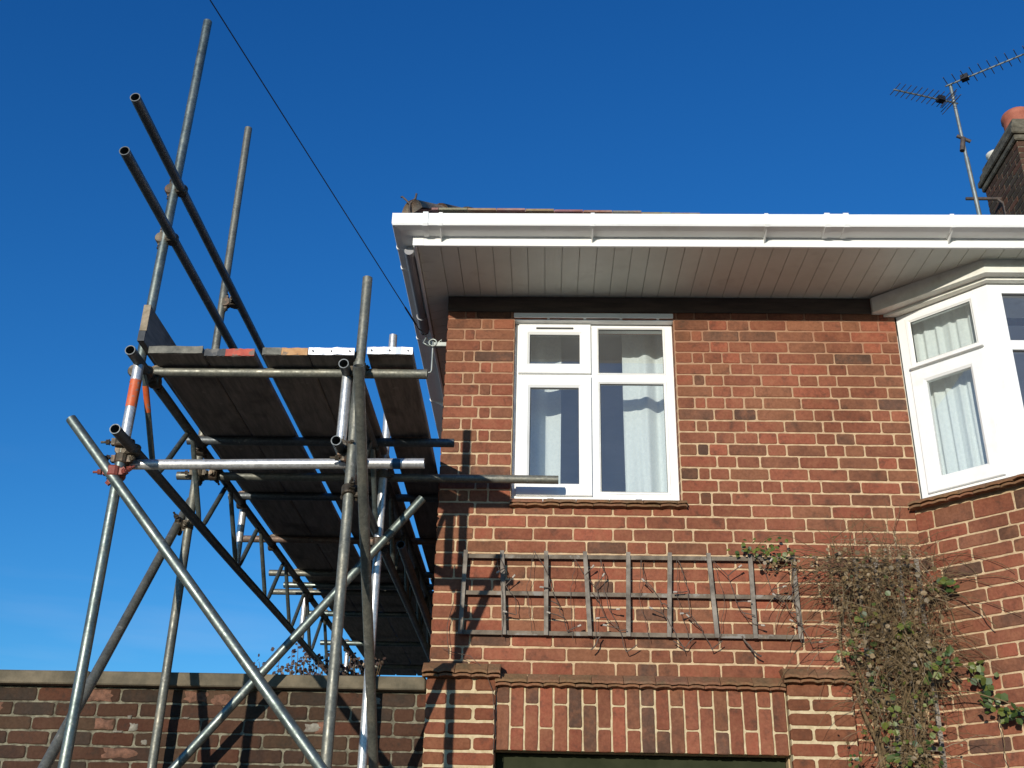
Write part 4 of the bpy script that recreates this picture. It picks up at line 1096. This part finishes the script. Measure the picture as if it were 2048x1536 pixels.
bare = thing('bare_vine', 'bare thin vine stems twining through the long trellis', 'vine')
mb = MB(); mc = MB(); rr = random.Random(99)
def zig(pts, r=.0022):
    out = []
    for (a, b) in zip(pts, pts[1:]):
        a = Vector(a); b = Vector(b); n = max(2, int((b-a).length/.03))
        for k in range(n): out.append(a.lerp(b, k/n)+Vector((rr.uniform(-.006, .006), rr.uniform(-.004, .004), rr.uniform(-.004, .004))))
    out.append(Vector(pts[-1])); mb.tube(out, r, 5, cap=False)
yv = 5.958
for x0 in (-.27, -.07, .16, .30, .52, .72, .92, 1.15):
    x = x0; z = rr.uniform(3.38, 3.44); pts = [(x, yv, z)]
    for k in range(rr.randint(4, 6)):
        x += rr.uniform(.0, .07); z -= rr.uniform(.05, .12)
        if z < 2.86: break
        pts.append((x, yv+rr.uniform(-.01, .01), z))
    zig(pts)
    for p in pts[1:]:
        if rr.random() < .7:
            e = Vector(p)+Vector((rr.choice((-1, 1))*rr.uniform(.03, .07), -.02, rr.uniform(-.03, .06)))
            zig([p, tuple(e)], .003)
            if rr.random() < .75: mc.tube([e, e+(e-Vector(p)).normalized()*.02], .0055, 7)
    if rr.random() < .8: zig([pts[0], (pts[0][0]+rr.uniform(-.05, .05), yv, pts[0][2]-.22), (pts[0][0]+rr.uniform(-.05, .05), yv, pts[0][2]-.45)], .0014)
zig([(.30, yv, 2.97), (.27, yv-.01, 2.93), (.24, yv-.02, 2.89)], .004); zig([(1.36, yv, 3.42), (1.33, yv, 3.2), (1.37, yv, 3.1), (1.36, yv, 2.95)], .0035)
zig([(.80, yv, 2.97), (.74, yv, 2.91), (.68, yv, 2.95)], .003); zig([(1.05, yv, 2.98), (1.10, yv-.01, 2.90), (1.14, yv-.02, 2.87)], .005)
zig([(-.50, 5.98, 3.15), (-.54, 5.98, 3.0), (-.52, 5.97, 2.86)], .0018)
mb.tube([(-.56, 5.99, 2.90), (-.5, 5.95, 2.87), (-.40, 5.90, 2.84), (-.32, 5.90, 2.77), (-.275, 5.91, 2.66), (-.262, 5.915, 2.5), (-.264, 5.915, 2.35)], .0016, 5)
mb.build('stems', M['vine_bark'], bare); mc.build('cut_stumps', M['cut'], bare)

# shrub beyond the garden wall
sh = thing('shrub', 'dark twiggy shrub top showing above the garden wall', 'shrub'); rr = random.Random(31)
mb = MB(); ml = MB()
for i in range(60):
    x = rr.uniform(-2.25, -1.35); b0 = Vector((x, rr.uniform(8.8, 9.5), 2.4)); top = b0+Vector((rr.uniform(-.15, .15), 0, rr.uniform(.90, 1.16)*(1 if abs(x+2.0) < .12 else .92)))
    pts = [b0.lerp(top, k/8)+Vector((rr.uniform(-.02, .02), rr.uniform(-.02, .02), 0)) for k in range(9)]
    mb.tube(pts, [.007-.0006*k for k in range(9)], 4, cap=False)
    for k in range(4, 9):
        for _ in range(5): leafshape(ml, pts[k]+Vector((rr.uniform(-.04, .04), rr.uniform(-.04, .04), rr.uniform(-.04, .04))), rr.uniform(.02, .045), rr)
mb.build('twigs', M['stem'], sh); ml.build('leaves', M['dark_leaf'], sh)

# ------------------------------------------------------------------ ground
mb = MB(); mb.add([(-400, -400, 0), (400, -400, 0), (400, 400, 0), (-400, 400, 0)], [(0, 1, 2, 3)]); tag(mb.build('ground', M['ground']), kind='structure')
